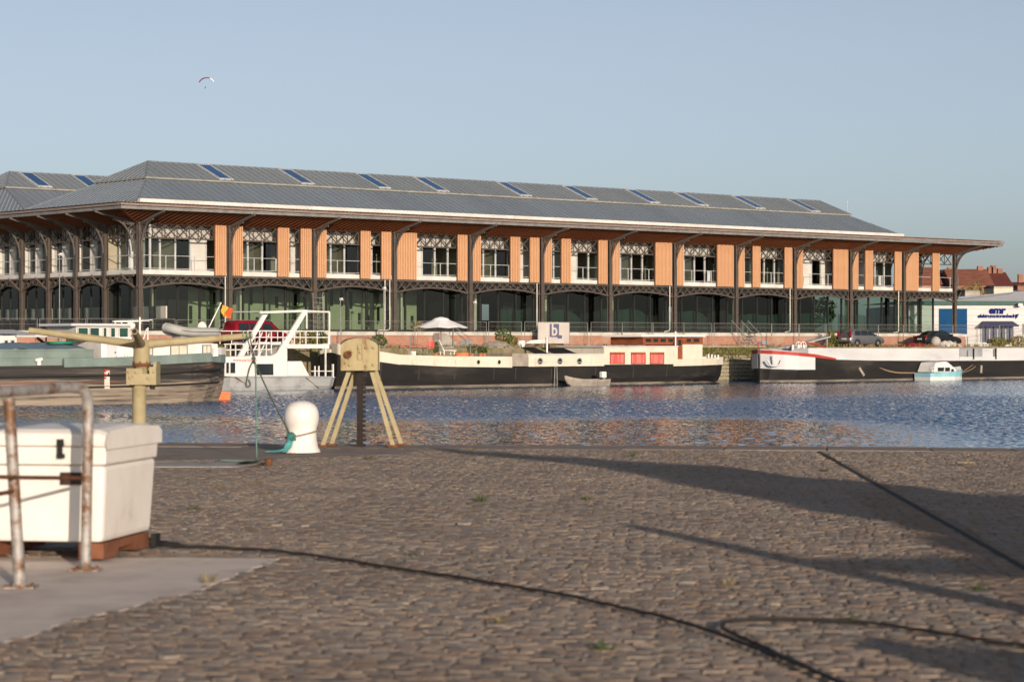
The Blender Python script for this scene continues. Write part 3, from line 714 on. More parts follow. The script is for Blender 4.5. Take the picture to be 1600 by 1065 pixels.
# ---- roofs of the two naves
RE, RBK, RRG = 11.3, 13.15, 14.75
def uend(px, py_d): return U(px, py_d)
ND = 8.0
rl = dict(g0=0.0, g1=11*BAY, b0=U(229,4.5), b1=U(1328,4.5), r0=U(231,ND), r1=U(1280,ND))
def roof(parent_name, dofs, rl, sky_px, full=True):
    mm = MB(); up = MB(); fl = MB(); sm_ = MB()
    D = lambda d: d+dofs
    db, dr = 4.5, ND
    g0,g1,b0,b1,r0,r1 = rl['g0'],rl['g1'],rl['b0'],rl['b1'],rl['r0'],rl['r1']
    A = [(g0,D(0),RE),(g1,D(0),RE),(g1,D(2*ND),RE),(g0,D(2*ND),RE)]
    B = [(b0,D(db),RBK),(b1,D(db),RBK),(b1,D(2*ND-db),RBK),(b0,D(2*ND-db),RBK)]
    st = .14; o = .12
    C = [(b0-o,D(db)-o,RBK+st),(b1+o,D(db)-o,RBK+st),(b1+o,D(2*ND-db)+o,RBK+st),(b0-o,D(2*ND-db)+o,RBK+st)]
    E = [(r0,D(dr),RRG),(r1,D(dr),RRG)]
    for i in range(4): mm.quad(A[i],A[(i+1)%4],B[(i+1)%4],B[i])
    up.quad(C[0],C[1],E[1],E[0]); up.quad(C[1],C[2],E[1]); up.quad(C[2],C[3],E[0],E[1]); up.quad(C[3],C[0],E[0])
    for i in range(4):
        p, q = C[i], C[(i+1)%4]; fl.quad((p[0],p[1],p[2]-.10),(q[0],q[1],q[2]-.10),q,p)
        a, b = B[i], B[(i+1)%4]; fl.quad(a,b,(q[0],q[1],q[2]-.10),(p[0],p[1],p[2]-.10))
    for i in range(4):
        sm_.bar(A[i],B[i],.09,.07); sm_.bar(C[i],E[0] if i in (0,3) else E[1],.09,.07)
    sm_.bar(E[0],E[1],.16,.08)
    def seams(P, Q, S, T, step):          # quad P-Q bottom, T-S top; seams run up the slope
        P,Q,S,T = map(Vector,(P,Q,S,T)); n = max(2,int((Q-P).length/step)); e = (Q-P).normalized()
        nrm = (Q-P).cross(T-P).normalized()
        for i in range(1,n):
            a = P+(Q-P)*(i/n); t = (a-P).dot(e); ta, tb = (T-P).dot(e), (S-P).dot(e); H = (T-P)-e*ta
            if t < ta: fmax = t/ta if ta > 0 else 1
            elif t > tb: fmax = ((Q-P).length-t)/((Q-P).length-tb)
            else: fmax = 1
            if fmax < .04: continue
            b = a+H*fmax; sm_.bar(a+nrm*.02,b+nrm*.02,.045,.055,up=nrm)
    seams(A[0],A[1],B[1],B[0],.62); seams(C[0],C[1],E[1],E[0],.62)
    seams(A[3],A[0],B[0],B[3],.62); seams(C[3],C[0],E[0],E[0],.62)
    rf = part('roof', mm, zinc, hang); part('ridge_roof', up, zinc_up, rf); part('flashing', fl, flash, rf); part('standing_seams', sm_, zinc2, rf, kind='stuff')
    # skylights in the upper slope
    h = RRG-(RBK+st); w0 = dr-db+o
    for pxt in sky_px:
        uc = U(pxt+6, D(dr)-.35); f0, f1 = .12, .93; lift = .06
        def S(uu, f, l): return (uu, D(db)-o+w0*f-l*.37, RBK+st+h*f+l*.93)
        wd = .50; fr = MB()
        for (ua, ub, fa, fb) in ((uc-wd-.11,uc-wd,f0-.05,f1+.03),(uc+wd,uc+wd+.11,f0-.05,f1+.03),(uc-wd,uc+wd,f0-.05,f0),(uc-wd,uc+wd,f1,f1+.03)):
            lo = [S(ua,fa,0),S(ub,fa,0),S(ub,fb,0),S(ua,fb,0)]; hi = [S(ua,fa,lift+.03),S(ub,fa,lift+.03),S(ub,fb,lift+.03),S(ua,fb,lift+.03)]
            fr.add(lo+hi, [(4,5,6,7),(0,1,5,4),(1,2,6,5),(2,3,7,6),(3,0,4,7)])
        fo = part('skylight', fr, white_frame, hang)
        pn = MB(); pn.quad(S(uc-wd,f0,lift),S(uc+wd,f0,lift),S(uc+wd,f1,lift),S(uc-wd,f1,lift)); part('pane', pn, sky_pane, fo)
roof('roof', 0, rl, [313,440,559,650,779,882,980,1056,1145,1231])
d2 = 2*ND
rl2 = dict(g0=0.0, g1=11*BAY, b0=U(10,d2+4.5), b1=rl['b1'], r0=U(15,d2+ND), r1=rl['r1'])
roof('roof', d2, rl2, [35,117])
m = MB(); m.box(.0,11*BAY,-.30,-.03,RE-.36,RE+.09); part('white_gutter', m, gutter_w, hang)
m = MB(); m.box(11*BAY,11*BAY+.1,-.2,15,FZ1,RE); m.box(-.05,.1,.0,DB,FZ1+.06,RE-.01); part('eaves_wall', m, zinc, hang)
m = MB(); ua = U(1324,9); m.tube([(ua,9,13.0),(ua,9,15.2)],.035,6); m.tube([(ua-.25,9,14.6),(ua+.25,9,14.6)],.02,5); m.tube([(ua-.2,9,14.9),(ua+.2,9,14.9)],.02,5); part('aerial', m, white_frame, hang)

# ---- floors and inner walls
m = MB(); m.box(-.12,LEN+.12,-.10,30,SLAB0,SLAB1); part('floor_slab', m, gutter_w, hang)
m = MB(); m.box(-.1,LEN,-.1,30,HEAD-.03,HEAD+.12) if False else m.box(.3,11*BAY,.35,30,HEAD+.02,HEAD+.14); part('attic_floor', m, interior, hang)
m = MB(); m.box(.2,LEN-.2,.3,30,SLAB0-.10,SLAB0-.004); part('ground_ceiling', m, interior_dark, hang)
m = MB(); m.box(.25,LEN-.25,.02,.14,SLAB0-.62,SLAB0-.105); part('shade_board', m, dark_frame, hang)  # near-black board stands in for the deep shade under the slab
# upper floor glazing line
GD = 1.25
transom_m = mat('transom_grey',(.42,.41,.385),(.35,.34,.32),.8,.8)
fr = [0,.155,.33,.5,.67,.845,1.0]
hd_ = 8.72
for i in range(11):
    solid = {0:(0,4),1:(5,),2:(),3:(2,),4:(5,),5:(3,),6:(0,),7:(1,5),8:(1,),9:(2,4),10:(2,)}[i]
    fm = MB(); a = i*BAY; fm.box(a+.02,a+BAY-.02,GD-.06,GD+.06,SLAB1,SLAB1+.09); fm.box(a+.02,a+BAY-.02,GD-.06,GD+.06,hd_,hd_+.09)
    for k in range(6): fm.box(a+fr[k]*BAY+.02,a+fr[k]*BAY+.15,GD-.07,GD+.07,SLAB1+.09,hd_)
    w = part('window_frame', fm, white_frame, hang)
    for k in range(6):
        x0, x1 = a+fr[k]*BAY+.15, a+fr[k+1]*BAY+.02
        pm = MB()
        if k in solid: pm.box(x0,x1,GD-.03,GD+.03,SLAB1+.09,hd_); part('infill_panel', pm, white_wall, w)
        else: pm.quad((x0,GD,SLAB1+.09),(x1,GD,SLAB1+.09),(x1,GD,hd_),(x0,GD,hd_)); part('pane', pm, pane_m, w)
    tm = MB(); tm.box(a,a+BAY-.02,GD-.05,GD+.05,hd_+.1,HEAD+.01); part('transom_panel', tm, transom_m, w)
    # rooms behind
    rm = MB(); dd = (3.2,2.4,4.5,2.6,3.6,2.2,3.0,4.2,2.5,3.4,2.8)[i]
    rm.box(a+.3,a+BAY*(.45+.1*(i%3)),GD+dd,GD+dd+.1,SLAB1,HEAD); rm.box(a+BAY*.52,a+BAY*.52+.1,GD+.4,GD+dd,SLAB1,HEAD)
    part('partition', rm, interior, hang)
m = MB(); m.box(.5,11*BAY,8.2,8.3,SLAB1,HEAD); part('corridor_wall', m, interior_dark, hang)
m = MB(); m.box(11*BAY-.1,11*BAY,GD,12,SLAB1,HEAD); part('end_wall', m, white_wall, hang)
# balustrades of the gallery
for i in range(NB):
    a = i*BAY; bm_ = MB()
    for z in (SLAB1+.12,SLAB1+1.02): bm_.bar((a+.22,-.05,z),(a+BAY-.22,-.05,z),.035,.035)
    for f in (.3,.62,.94): bm_.bar((a+BAY*f,-.05,SLAB1),(a+BAY*f,-.05,SLAB1+1.0),.05,.05)
    if i % 3 == 1: bm_.box(a+BAY*.55,a+BAY*.60,-.07,-.04,SLAB1+.15,SLAB1+1.0)
    part('balustrade', bm_, white_frame, hang)
# larch slat screens
SCR = [(336,353.6),(360.5,379.5),(434,452),(469.7,486.5),(493,510),(563.5,579),(596,611),(617.5,651),(715,730),(736,751),(797.5,812.7),(828,842.5),(847.5,862),(877,892),(935,949),(954,968),(1024,1049.5),(1055,1068),(1120.6,1146),(1151,1163),(1176,1188),(1226,1237.5),(1242,1254.5),(1302,1325),(1329.5,1341),(1352,1364),(1398,1408.5),(1414,1435),(1457,1468)]
PITCH = .165
sl_ = [MB().box(-.055*k,.055*k,-.05,.05,0,HEAD-SLAB0-.02-.01*j).mesh('slat', larch) for j, k in enumerate((1,.94,1.05))]
SD = -.30
for a, b in SCR:
    ua, ub = U(a,SD), U(b,SD); n = max(3, round((ub-ua)/PITCH)); p = (ub-ua)/n
    fm = MB(); fm.box(ua,ub,SD+.052,SD+.10,SLAB0+.02,HEAD-.12)
    s = part('slat_screen', fm, slat_shade, hang)
    for k in range(n): inst('slat', sl_[(k*5+int(a))%3], s, (ua+(k+.5)*p, SD, SLAB0+.008))
# ground floor glazing and what stands inside
GG = .9
for i in range(NB):
    a = i*BAY; fm = MB(); fm.box(a+.02,a+BAY-.02,GG-.05,GG+.05,PLAT,PLAT+.16)
    nn = 4
    for k in range(nn): fm.box(a+k*BAY/nn,a+k*BAY/nn+.12,GG-.08,GG+.08,PLAT+.16,SLAB0-.11)
    w = part('window_frame', fm, dark_frame, hang)
    for k in range(nn):
        if i == 11 and k == 3: continue
        x0, x1 = a+k*BAY/nn+.12, a+(k+1)*BAY/nn; pm = MB(); pm.quad((x0,GG,PLAT+.16),(x1,GG,PLAT+.16),(x1,GG,SLAB0-.11),(x0,GG,SLAB0-.11))
        part('pane', pm, pane_g if i > 8 else pane_m, w)
cy = MB().lathe([(.22,0),(.22,SLAB0-PLAT-.12)],n=12).mesh('inner_column', mat('pale_green_column', (.62,.64,.46), (.52,.54,.38), 2, .7))
for i in range(NB):
    inst('inner_column', cy, hang, (i*BAY+BAY*.36, 2.5, PLAT))
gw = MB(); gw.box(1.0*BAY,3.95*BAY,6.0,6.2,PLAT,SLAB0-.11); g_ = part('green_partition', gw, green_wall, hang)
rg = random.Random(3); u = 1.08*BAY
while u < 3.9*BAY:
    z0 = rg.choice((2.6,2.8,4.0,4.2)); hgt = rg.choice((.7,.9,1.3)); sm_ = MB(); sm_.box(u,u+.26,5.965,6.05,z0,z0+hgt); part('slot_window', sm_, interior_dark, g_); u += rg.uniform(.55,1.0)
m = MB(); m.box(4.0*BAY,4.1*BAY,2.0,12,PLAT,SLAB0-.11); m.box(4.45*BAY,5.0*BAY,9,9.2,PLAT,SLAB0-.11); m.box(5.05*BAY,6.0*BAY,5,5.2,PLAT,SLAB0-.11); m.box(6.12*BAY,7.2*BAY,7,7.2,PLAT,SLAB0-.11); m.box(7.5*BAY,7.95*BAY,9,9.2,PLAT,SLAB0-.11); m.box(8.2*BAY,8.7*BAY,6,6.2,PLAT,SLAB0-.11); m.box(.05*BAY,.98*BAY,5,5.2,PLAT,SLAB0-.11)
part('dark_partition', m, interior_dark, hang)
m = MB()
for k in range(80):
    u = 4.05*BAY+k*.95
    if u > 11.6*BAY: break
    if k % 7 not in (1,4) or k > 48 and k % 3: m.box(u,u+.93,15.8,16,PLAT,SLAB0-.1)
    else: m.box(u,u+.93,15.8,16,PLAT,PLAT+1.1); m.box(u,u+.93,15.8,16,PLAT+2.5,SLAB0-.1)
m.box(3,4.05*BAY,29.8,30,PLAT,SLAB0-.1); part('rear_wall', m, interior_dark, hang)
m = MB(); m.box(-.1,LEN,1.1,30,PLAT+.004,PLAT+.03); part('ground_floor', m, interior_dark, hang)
for a, b, z1, sl in ((4.62,4.95,1.9,.0),(5.0,5.95,1.85,.5),(6.1,6.98,2.0,.6),(7.05,7.95,1.9,.6),(8.1,8.98,1.7,0),(9.05,9.95,1.8,.0),(10.05,10.8,1.75,.5),(11.1,11.6,1.7,.6)):
    nm = MB(); ua, ub = a*BAY, b*BAY; n = 12; tops = []
    for k in range(n+1):
        t = k/n; z = PLAT+z1-.12*math.sin(math.pi*((t*2)%1)); 
        if sl and t > .72: z -= (t-.72)/.28*z1*.9
        tops.append((ua+(ub-ua)*t, 1.6+.12*math.sin(t*19), z))
    for p, q in zip(tops[:-1],tops[1:]): nm.quad((p[0],p[1],PLAT+.05),(q[0],q[1],PLAT+.05),q,p)
    part('safety_net', nm, netting, hang)
# the short side
GS = 1.0
for j in range(NS-1):
    a = j*SB; fm = MB()
    for f in (0,.26,.52,.76): fm.box(GS-.07,GS+.07,a+f*SB,a+f*SB+.11,SLAB1,HEAD)
    fm.box(GS-.06,GS+.06,a+.12,a+SB,SLAB1,SLAB1+.1)
    w = part('window_frame', fm, white_frame, hang)
    fs = (0,.26,.52,.76,1.0)
    for k in range(4):
        x0, x1 = a+fs[k]*SB+.11, a+fs[k+1]*SB; pm = MB()
        if (j > 0 and k in (1,3)) : pm.box(GS-.35 if k == 1 else GS-.02,GS+.03,x0+.1,x1-.1,SLAB1+.1,HEAD-.02); part('infill_panel', pm, white_wall, w)
        else: pm.quad((GS,x0,SLAB1+.1),(GS,x1,SLAB1+.1),(GS,x1,HEAD),(GS,x0,HEAD)); part('pane', pm, pane_m, w)
    gf = MB()
    for f in (0,.34,.67): gf.box(GS-.06,GS+.06,a+f*SB,a+f*SB+.1,PLAT,SLAB0-.11)
    w = part('window_frame', gf, dark_frame, hang)
    for k in range(3):
        x0, x1 = a+(0,.34,.67)[k]*SB+.1, a+(.34,.67,1)[k]*SB; pm = MB(); pm.quad((GS,x0,PLAT),(GS,x1,PLAT),(GS,x1,SLAB0-.11),(GS,x0,SLAB0-.11)); part('pane', pm, pane_m, w)
    iw = MB(); iw.box(GS+1.4,GS+1.5,a+.2,a+SB*.86,PLAT+.9,PLAT+1.75); part('reflection_board', iw, white_wall, hang)  # white board stands in for pale buildings reflected in the glass
    bl = MB()
    for z in (SLAB1+.12,SLAB1+1.02): bl.bar((-.05,a+.2,z),(-.05,a+SB-.2,z),.05,.05)
    part('balustrade', bl, white_frame, hang)
m = MB(); m.box(3.0,3.1,6.3,30,PLAT,SLAB0-.11); m.box(3.2,3.3,9,30,SLAB1,HEAD); part('dark_partition', m, interior_dark, hang)
# rain pipes beside the columns
for px, w in ((352,1),(601.5,1),(609,1),(839,1),(1046.5,1),(1234.5,1),(1404,1)):
    u = U(px,-.5); mm = MB(); mm.tube([(u,-.5,SLAB0-.05),(u,-.5,PLAT+.28),(u-.1,-.52,PLAT+.14),(u-.7,-.56,PLAT+.08)],.042,7); part('rain_pipe', mm, cap_m, hang)
# ================================================================ FENCE ON THE FAR QUAY
def fence_panel():
    root = thing('fence_panel', 'galvanised wire mesh site fence panel on concrete feet along the brick platform', 'fence', (0,0,FARQ), group='site fence panels along the platform')
    W, H = 3.46, 1.98; m = MB()
    for x in (0,W): m.tube([(x,0,FARQ+.05),(x,0,FARQ+H)],.024,6)
    for z in (.15,H): m.tube([(0,0,FARQ+z),(W,0,FARQ+z)],.022,6)
    m.tube([(0,0,FARQ+1.62),(W,0,FARQ+1.62)],.010,5)
    part('frame', m, steel_g, root)
    w = MB()
    for i in range(1,30): w.bar((i*W/30,0,FARQ+.15),(i*W/30,0,FARQ+H),.004,.004)
    for i in range(1,11): w.bar((0,0,FARQ+.15+i*.165),(W,0,FARQ+.15+i*.165),.004,.004)
    part('wire_mesh', w, steel_g, root, kind='stuff')
    f = MB(); f.box(-.32,.32,-.11,.11,FARQ,FARQ+.13); part('foot', f, concrete, root)
    return root
fp = fence_panel(); u = -30.0; k = 0
uend_f = U(1640,-2.0)
while u < uend_f:
    dd = -2.0+random.uniform(-.12,.12); rz = random.uniform(-.035,.035)
    if k == 0: fp.location = Fw(u,dd,FARQ); fp.rotation_euler = (0,0,TH+rz)
    else: copy_tree(fp, Fw(u,dd,FARQ+random.uniform(-.02,.03)), (random.uniform(-.02,.02),0,TH+rz))
    u += 3.54; k += 1

# ================================================================ helpers for boats
class Boat:
    def __init__(s, name, label, cat, u, dc, group=None):
        s.root = thing(name, label, cat, (u, dc, WATER), group=group); s.dc = dc
    def sec(s, px, py, hw, hb, zb=None, zt=None):
        d = s.dc-hw; u = U(px, d); z1 = Z(px, py, d) if zt is None else zt; z0 = WATER-.25 if zb is None else zb
        return u, z1, hw, hb, z0
    def hull(s, name, secs, material, label=None, smooth=True, parent=None):
        m = MB(); rows = []
        for (u,z1,hw,hb,z0) in secs:
            zm = z0+(z1-z0)*.45; wm = hb+(hw-hb)*.72
            rows.append([(u,s.dc-hw,z1),(u,s.dc-wm,zm),(u,s.dc-hb,z0),(u,s.dc+hb,z0),(u,s.dc+wm,zm),(u,s.dc+hw,z1)])
        m.loft(rows, closed=True, caps=True)
        return part(name, m, material, parent or s.root, label)
    def strip(s, name, secs, material, dz0, dz1, out=.03, parent=None, label=None):
        # a band running round the top of a hull, dz relative to its sheer
        m = MB(); rows = []
        for i, (u,z1,hw,hb,z0) in enumerate(secs):
            a = dz0[i] if isinstance(dz0,(list,tuple)) else dz0; b = dz1[i] if isinstance(dz1,(list,tuple)) else dz1
            rows.append([(u,s.dc-hw-out,z1+a),(u,s.dc-hw-out,z1+b),(u,s.dc-hw+.08,z1+b),(u,s.dc-hw+.08,z1+a)])
        m.loft(rows, closed=True)
        rows = [[(p[0],2*s.dc-p[1],p[2]) for p in r] for r in rows]; m.loft(rows, closed=True)
        return part(name, m, material, parent or s.root, label)
def pbox(px0, px1, py0, py1, d0, d1, m=None):
    m = m or MB(); c = (px0+px1)/2
    return m.box(U(px0,d0),U(px1,d0),d0,d1,min(Z(c,py0,d0),Z(c,py1,d0)),max(Z(c,py0,d0),Z(c,py1,d0)))
def P3(px, py, d): return (U(px,d), d, Z(px,py,d))
def window(parent, px0, px1, py0, py1, d, fmat, gmat, bars=0, rim=.06, name='window'):
    c = (px0+px1)/2; x0, x1 = U(px0,d), U(px1,d); z0, z1 = Z(c,py1,d), Z(c,py0,d)
    f = MB()
    f.box(x0,x1,d-.03,d+.02,z0,z0+rim); f.box(x0,x1,d-.03,d+.02,z1-rim,z1); f.box(x0,x0+rim,d-.03,d+.02,z0+rim,z1-rim); f.box(x1-rim,x1,d-.03,d+.02,z0+rim,z1-rim)
    for k in range(bars): xx = x0+(x1-x0)*(k+1)/(bars+1); f.box(xx-rim/3,xx+rim/3,d-.03,d+.02,z0+rim,z1-rim)
    o = part(name, f, fmat, parent); p = MB(); p.box(x0+.01,x1-.01,d-.012,d+.015,z0+.01,z1-.01); part('pane', p, gmat, o); return o
def porthole(parent, px, py, d, r=.19, rim=chrome, gl=None):
    c = P3(px,py,d); f = MB(); n = 14
    for (a, b, y0, y1) in ((r,r*.74,-.05,0),):
        vs = []
        for rr, yy in ((a,0.0),(a,-.05),(b,-.05),(b,0.0)):
            for j in range(n): w = 2*math.pi*j/n; vs.append((c[0]+rr*math.cos(w),c[1]+yy-.005,c[2]+rr*math.sin(w)))
        f.add(vs, [(i*n+j,i*n+(j+1)%n,(i+1)*n+(j+1)%n,(i+1)*n+j) for i in range(3) for j in range(n)])
    o = part('porthole', f, rim, parent); g = MB(); g.lathe([(r*.75,-.02),(r*.75,-.008)],c,n,False,'y'); part('pane', g, gl or car_glass, o); return o
pale_pane = mat('curtained_pane', (.62,.56,.46), (.54,.48,.4), 1.5, .3)
green_pane = mat('green_tinted_pane', (.012,.05,.038), (.02,.075,.055), .8, .1, spec=.7)

# ================================================================ BLACK AND CREAM HOUSEBOAT
hb = Boat('houseboat_barge', 'long black and cream houseboat barge with three red-curtained windows', 'houseboat', U(800,-14.6), -14.6)
S = hb.sec
hs = [S(519,550,.18,.05),S(528,552,1.0,.5),S(545,556,1.7,1.1),S(575,561,2.2,1.7),S(625,568,2.4,2.1),S(700,571.5,2.4,2.2),S(800,573,2.4,2.2),S(900,572.5,2.4,2.2),S(1000,569.5,2.4,2.1),S(1052,567.5,2.35,1.8),S(1095,566.5,2.1,1.2),S(1118,565.5,1.6,.6),S(1129,565,.9,.15)]
h_ = hb.hull('hull', hs, black_hull)
m = MB(); rows = []
for (u,z1,hw,hb_,z0) in hs: rows.append([(u,hb.dc-hb_-(hw-hb_)*.23-.03,WATER+.0),(u,hb.dc-hb_-(hw-hb_)*.30-.04,WATER+.16)])
m.loft(rows, caps=False); part('waterline_band', m, boot, hb.root)
bow = hs[:5]; hb.strip('bow_bulwark', bow, cream, -.04, [.62,.66,.68,.66,.62])
bo2 = hs[4:7]; hb.strip('bulwark', bo2, cream, -.02, [.62,.68,.74], out=.02)
ste = hs[9:]; hb.strip('stern_bulwark', ste, cream, -.18, [.32,.34,.37,.4], out=.06)
seam_m = mat('weld_seam',(.045,.042,.04),(.07,.06,.05),2,.7)
for px in (596,655,711,772,806,862,931,990,1043):
    m = MB(); k_ = np.interp(px,[519,528,545,575,625,1000,1052,1095],[.18,1,1.7,2.2,2.4,2.4,2.35,2.1]); kb = np.interp(px,[519,528,545,575,625,700,900,1000,1052,1095],[.05,.5,1.1,1.7,2.1,2.2,2.2,2.1,1.8,1.2]); uu = U(px,hb.dc-k_)
    zt_ = np.interp(uu,[s[0] for s in hs],[s[1] for s in hs]); zb_ = WATER-.25; zm_ = zb_+(zt_-zb_)*.45; wm_ = kb+(k_-kb)*.72
    m.bar((uu,hb.dc-k_-.004,zt_-.03),(uu,hb.dc-wm_-.004,zm_),.05,.012,up=(0,1,0)); part('hull_seam', m, seam_m, hb.root)
m = MB(); rows = [[(u,hb.dc-hw+.05,z1-.05),(u,hb.dc+hw-.05,z1-.05)] for (u,z1,hw,_,_) in hs[1:-1]]
m.loft(rows, caps=False); part('deck', m, wood_grey, hb.root)
NF = -17.0
for px in (647,681,715): porthole(hb.root, px, 564.5, NF-.03, .2, cream, cream)
for px in (747,779.5): porthole(hb.root, px, 565, NF-.03, .2, cream)
m = pbox(643,650,548,556,-15.5,-15.3); part('deck_bitt', m, white, hb.root)
m = pbox(800,826,551.5,571.5,NF+.04,-12.6); part('steel_locker', m, wood_grey, hb.root)
m = pbox(826,944,553,571.5,NF+.03,-12.4); c1 = part('low_cabin', m, cream, hb.root)
m = pbox(825,944,551.8,553.4,NF-.04,-12.3); part('roof', m, pale_grey, c1)
m = MB(); m.bar(P3(830,564.5,NF),P3(942,565,NF),.03,.03); part('rubbing_strake', m, pale_grey, c1)
for px in (843.5,874.5,905): porthole(hb.root, px, 563.5, NF+.02, .23, chrome)
m = pbox(944,1059,541,568.5,NF+.02,-12.5); c2 = part('saloon_cabin', m, cream, hb.root)
m = pbox(942,1060,539.6,541.4,NF-.06,-12.4); part('roof', m, pale_grey, c2)
for a, b in ((953,976),(986,1008.5),(1015.5,1037.5)):
    w = window(hb.root, a, b, 549.5, 568, NF, wood, red_cloth, 0, .05)
    cu = MB(); n = 8; x0, x1 = U(a+.9,NF), U(b-.9,NF); zt, zb = Z((a+b)/2,551.5,NF), Z((a+b)/2,567.2,NF)
    pts = [(x0+(x1-x0)*k/16, NF-.02-.03*(k%2)) for k in range(17)]
    for p, q in zip(pts[:-1],pts[1:]): cu.quad((p[0],p[1],zb+.05*math.sin(p[0]*9)**2),(q[0],q[1],zb+.05*math.sin(q[0]*9)**2),(q[0],q[1],zt),(p[0],p[1],zt))
    part('curtain', cu, red_cloth, w); cv = MB(); cv.box(x0,x1,NF-.055,NF-.03,zt-.07,zt+.02); part('pelmet', cv, wood, w)
m = pbox(1005,1056,526,538,-16.4,-12.9); wh = part('wheelhouse', m, wood, hb.root)
m = pbox(1066.5,1098,525.5,537.4,-16.4,-12.9); part('wheelhouse_aft', m, wood, wh)
m = pbox(1066.8,1097.6,537.4,561,-16.41,-12.88); part('cream_side', m, cream, wh)
m = pbox(1057.5,1066.4,527,561,-16.36,-13); dr = part('door', m, wood, wh)
m = pbox(1060,1064.5,530,539,-16.39,-16.3); part('pane', m, car_glass, dr)
m = pbox(1002,1102,522.6,525.2,-16.75,-12.6); part('roof', m, umbrella_m, wh)
for a, b in ((1008,1018),(1020,1029),(1031,1041),(1043,1052),(1072,1080),(1083,1093)): window(hb.root, a, b, 527.5, 534.5, -16.43, wood, car_glass, 0, .04)
m = MB(); m.tube([P3(1055.5,541,-16.7),P3(1055.5,517,-16.7)],.06,8); part('mast', m, white, hb.root)
m = MB(); m.tube([P3(854.5,553,-15.5),P3(854.5,527,-15.5)],.09,10); m.tube([P3(854.5,528,-15.5),P3(854.5,526.5,-15.5)],.12,10); part('chimney', m, chrome, hb.root)
for a, b, y0, y1 in ((836,856,552,546),(868,902,553,546.5)):
    m = MB(); p = [P3(a,y0,-15.8),P3(b,y0,-15.8)]; q = [(p[0][0],-14.3,p[0][2]+.42),(p[1][0],-14.3,p[1][2]+.42)]
    lo = [p[0],p[1],q[1],q[0]]; m.add(lo+[(x,y,z+.05) for x,y,z in lo], [(0,1,2,3),(7,6,5,4),(0,4,5,1),(1,5,6,2),(2,6,7,3),(3,7,4,0)]); part('deck_hatch', m, black_m, hb.root)
m = MB()
for px in (1072,1076,1081,1107,1112,1117,1122): m.tube([P3(px,560.5,-16.2),P3(px,553+random.uniform(-1,1),-16.2)],.07,8)
part('bollards', m, white, hb.root)
m = MB(); zr = Z(900,560,NF)
pr = [P3(px, 553.5 if px < 800 else 552, -16.75) for px in (600,640,668,700,735,765,790,812)]
for p in pr: m.tube([(p[0],p[1],p[2]-.3),(p[0],p[1],p[2]+.62)],.022,5)
m.tube([(p[0],p[1],p[2]+.6) for p in pr],.016,5); part('guard_rail', m, steel_g, hb.root)
m = MB()
for o in (-1.6,1.6): m.tube([P3(868.5+o,571,NF-.18),P3(868.5+o*1.6,604,NF-.32)],.03,6)
for k in range(9): y = 573+k*3.4; m.tube([P3(867,y,NF-.2-.014*k),P3(870.2,y,NF-.2-.014*k)],.02,5)
solo('boarding_ladder', m, steel_g, (U(868,-17.2),-17.2,WATER), 'narrow metal boarding ladder hanging down the black houseboat hull into the water', 'ladder')
# things on the houseboat's deck
dk = Z(690,553.5,-15.2)
r_ = thing('parasol', 'open white parasol with wooden pole on the houseboat foredeck', 'parasol', (U(689,-15.2),-15.2,dk))
m = MB(); uc = U(689,-15.2); zr, za = Z(689,511,-15.2), Z(689,499,-15.2); n = 8; Rr = (U(725,-15.2)-U(653.5,-15.2))/2*.93
rim = [(uc+Rr*math.cos(a),-15.2+Rr*math.sin(a),zr-(.06 if i%2 else 0)) for i, a in enumerate(np.linspace(0,2*math.pi,2*n,endpoint=False))]
mid = [(uc+Rr*.3*math.cos(a),-15.2+Rr*.3*math.sin(a),za) for a in np.linspace(0,2*math.pi,2*n,endpoint=False)]
m.loft([rim+[rim[0]],mid+[mid[0]]],caps=False); m.add(mid+[(uc,-15.2,za+.06)], [(i,(i+1)%16,16) for i in range(16)])
m.lathe([(Rr*.34,za-.03),(Rr*.24,za+.11),(Rr*.05,za+.2)],(uc,-15.2,0),16,False); part('canopy', m, umbrella_m, r_)
m = MB(); m.tube([(uc,-15.2,dk),(uc,-15.2,za+.1)],.03,8); m.lathe([(.25,dk),(.25,dk+.08)],(uc,-15.2,0),12); part('pole', m, wood, r_)
def folding_chair(label, px, d, seatmat, frmat, h=.9, back=True, w=.55, group=None):
    t = thing('deck_chair', label, 'chair', (U(px,d),d,dk), group=group); c = U(px,d); m = MB(); m.box(c-w/2,c+w/2,d-.25,d+.25,dk+.42,dk+.47); part('seat', m, seatmat, t)
    if back: m = MB(); m.box(c-w/2,c+w/2,d-.30,d-.25,dk+.48,dk+h); part('backrest', m, seatmat, t)
    for sx in (-1,1):
        for sy in (-1,1): m = MB(); m.bar((c+sx*w/2,d+sy*.25,dk),(c+sx*w/2,d-sy*.1,dk+.45),.035,.035); part('leg', m, frmat, t)
    return t
folding_chair('red folding chair with its back to the water on the houseboat deck', 669.5, -15.9, red_cloth, wood_grey, .95)
t = thing('deck_table', 'low red slatted table left of the red chair on the houseboat deck', 'table', (U(651,-15.8),-15.8,dk)); c = U(650,-15.8)
m = MB(); m.box(c-.75,c+.6,-16.1,-15.5,dk+.55,dk+.62); part('table_top', m, red_cloth, t)
for sx in (-.6,.45): m = MB(); m.bar((c+sx-.2,-16,dk),(c+sx+.2,-15.6,dk+.55),.04,.04); part('leg', m, wood_grey, t); m = MB(); m.bar((c+sx+.2,-16,dk),(c+sx-.2,-15.6,dk+.55),.04,.04); part('leg', m, wood_grey, t)
t = thing('lounge_chair', 'white plastic lounge chair beside the parasol pole on the houseboat deck', 'chair', (U(698,-15.9),-15.9,dk)); c = U(698,-15.9)
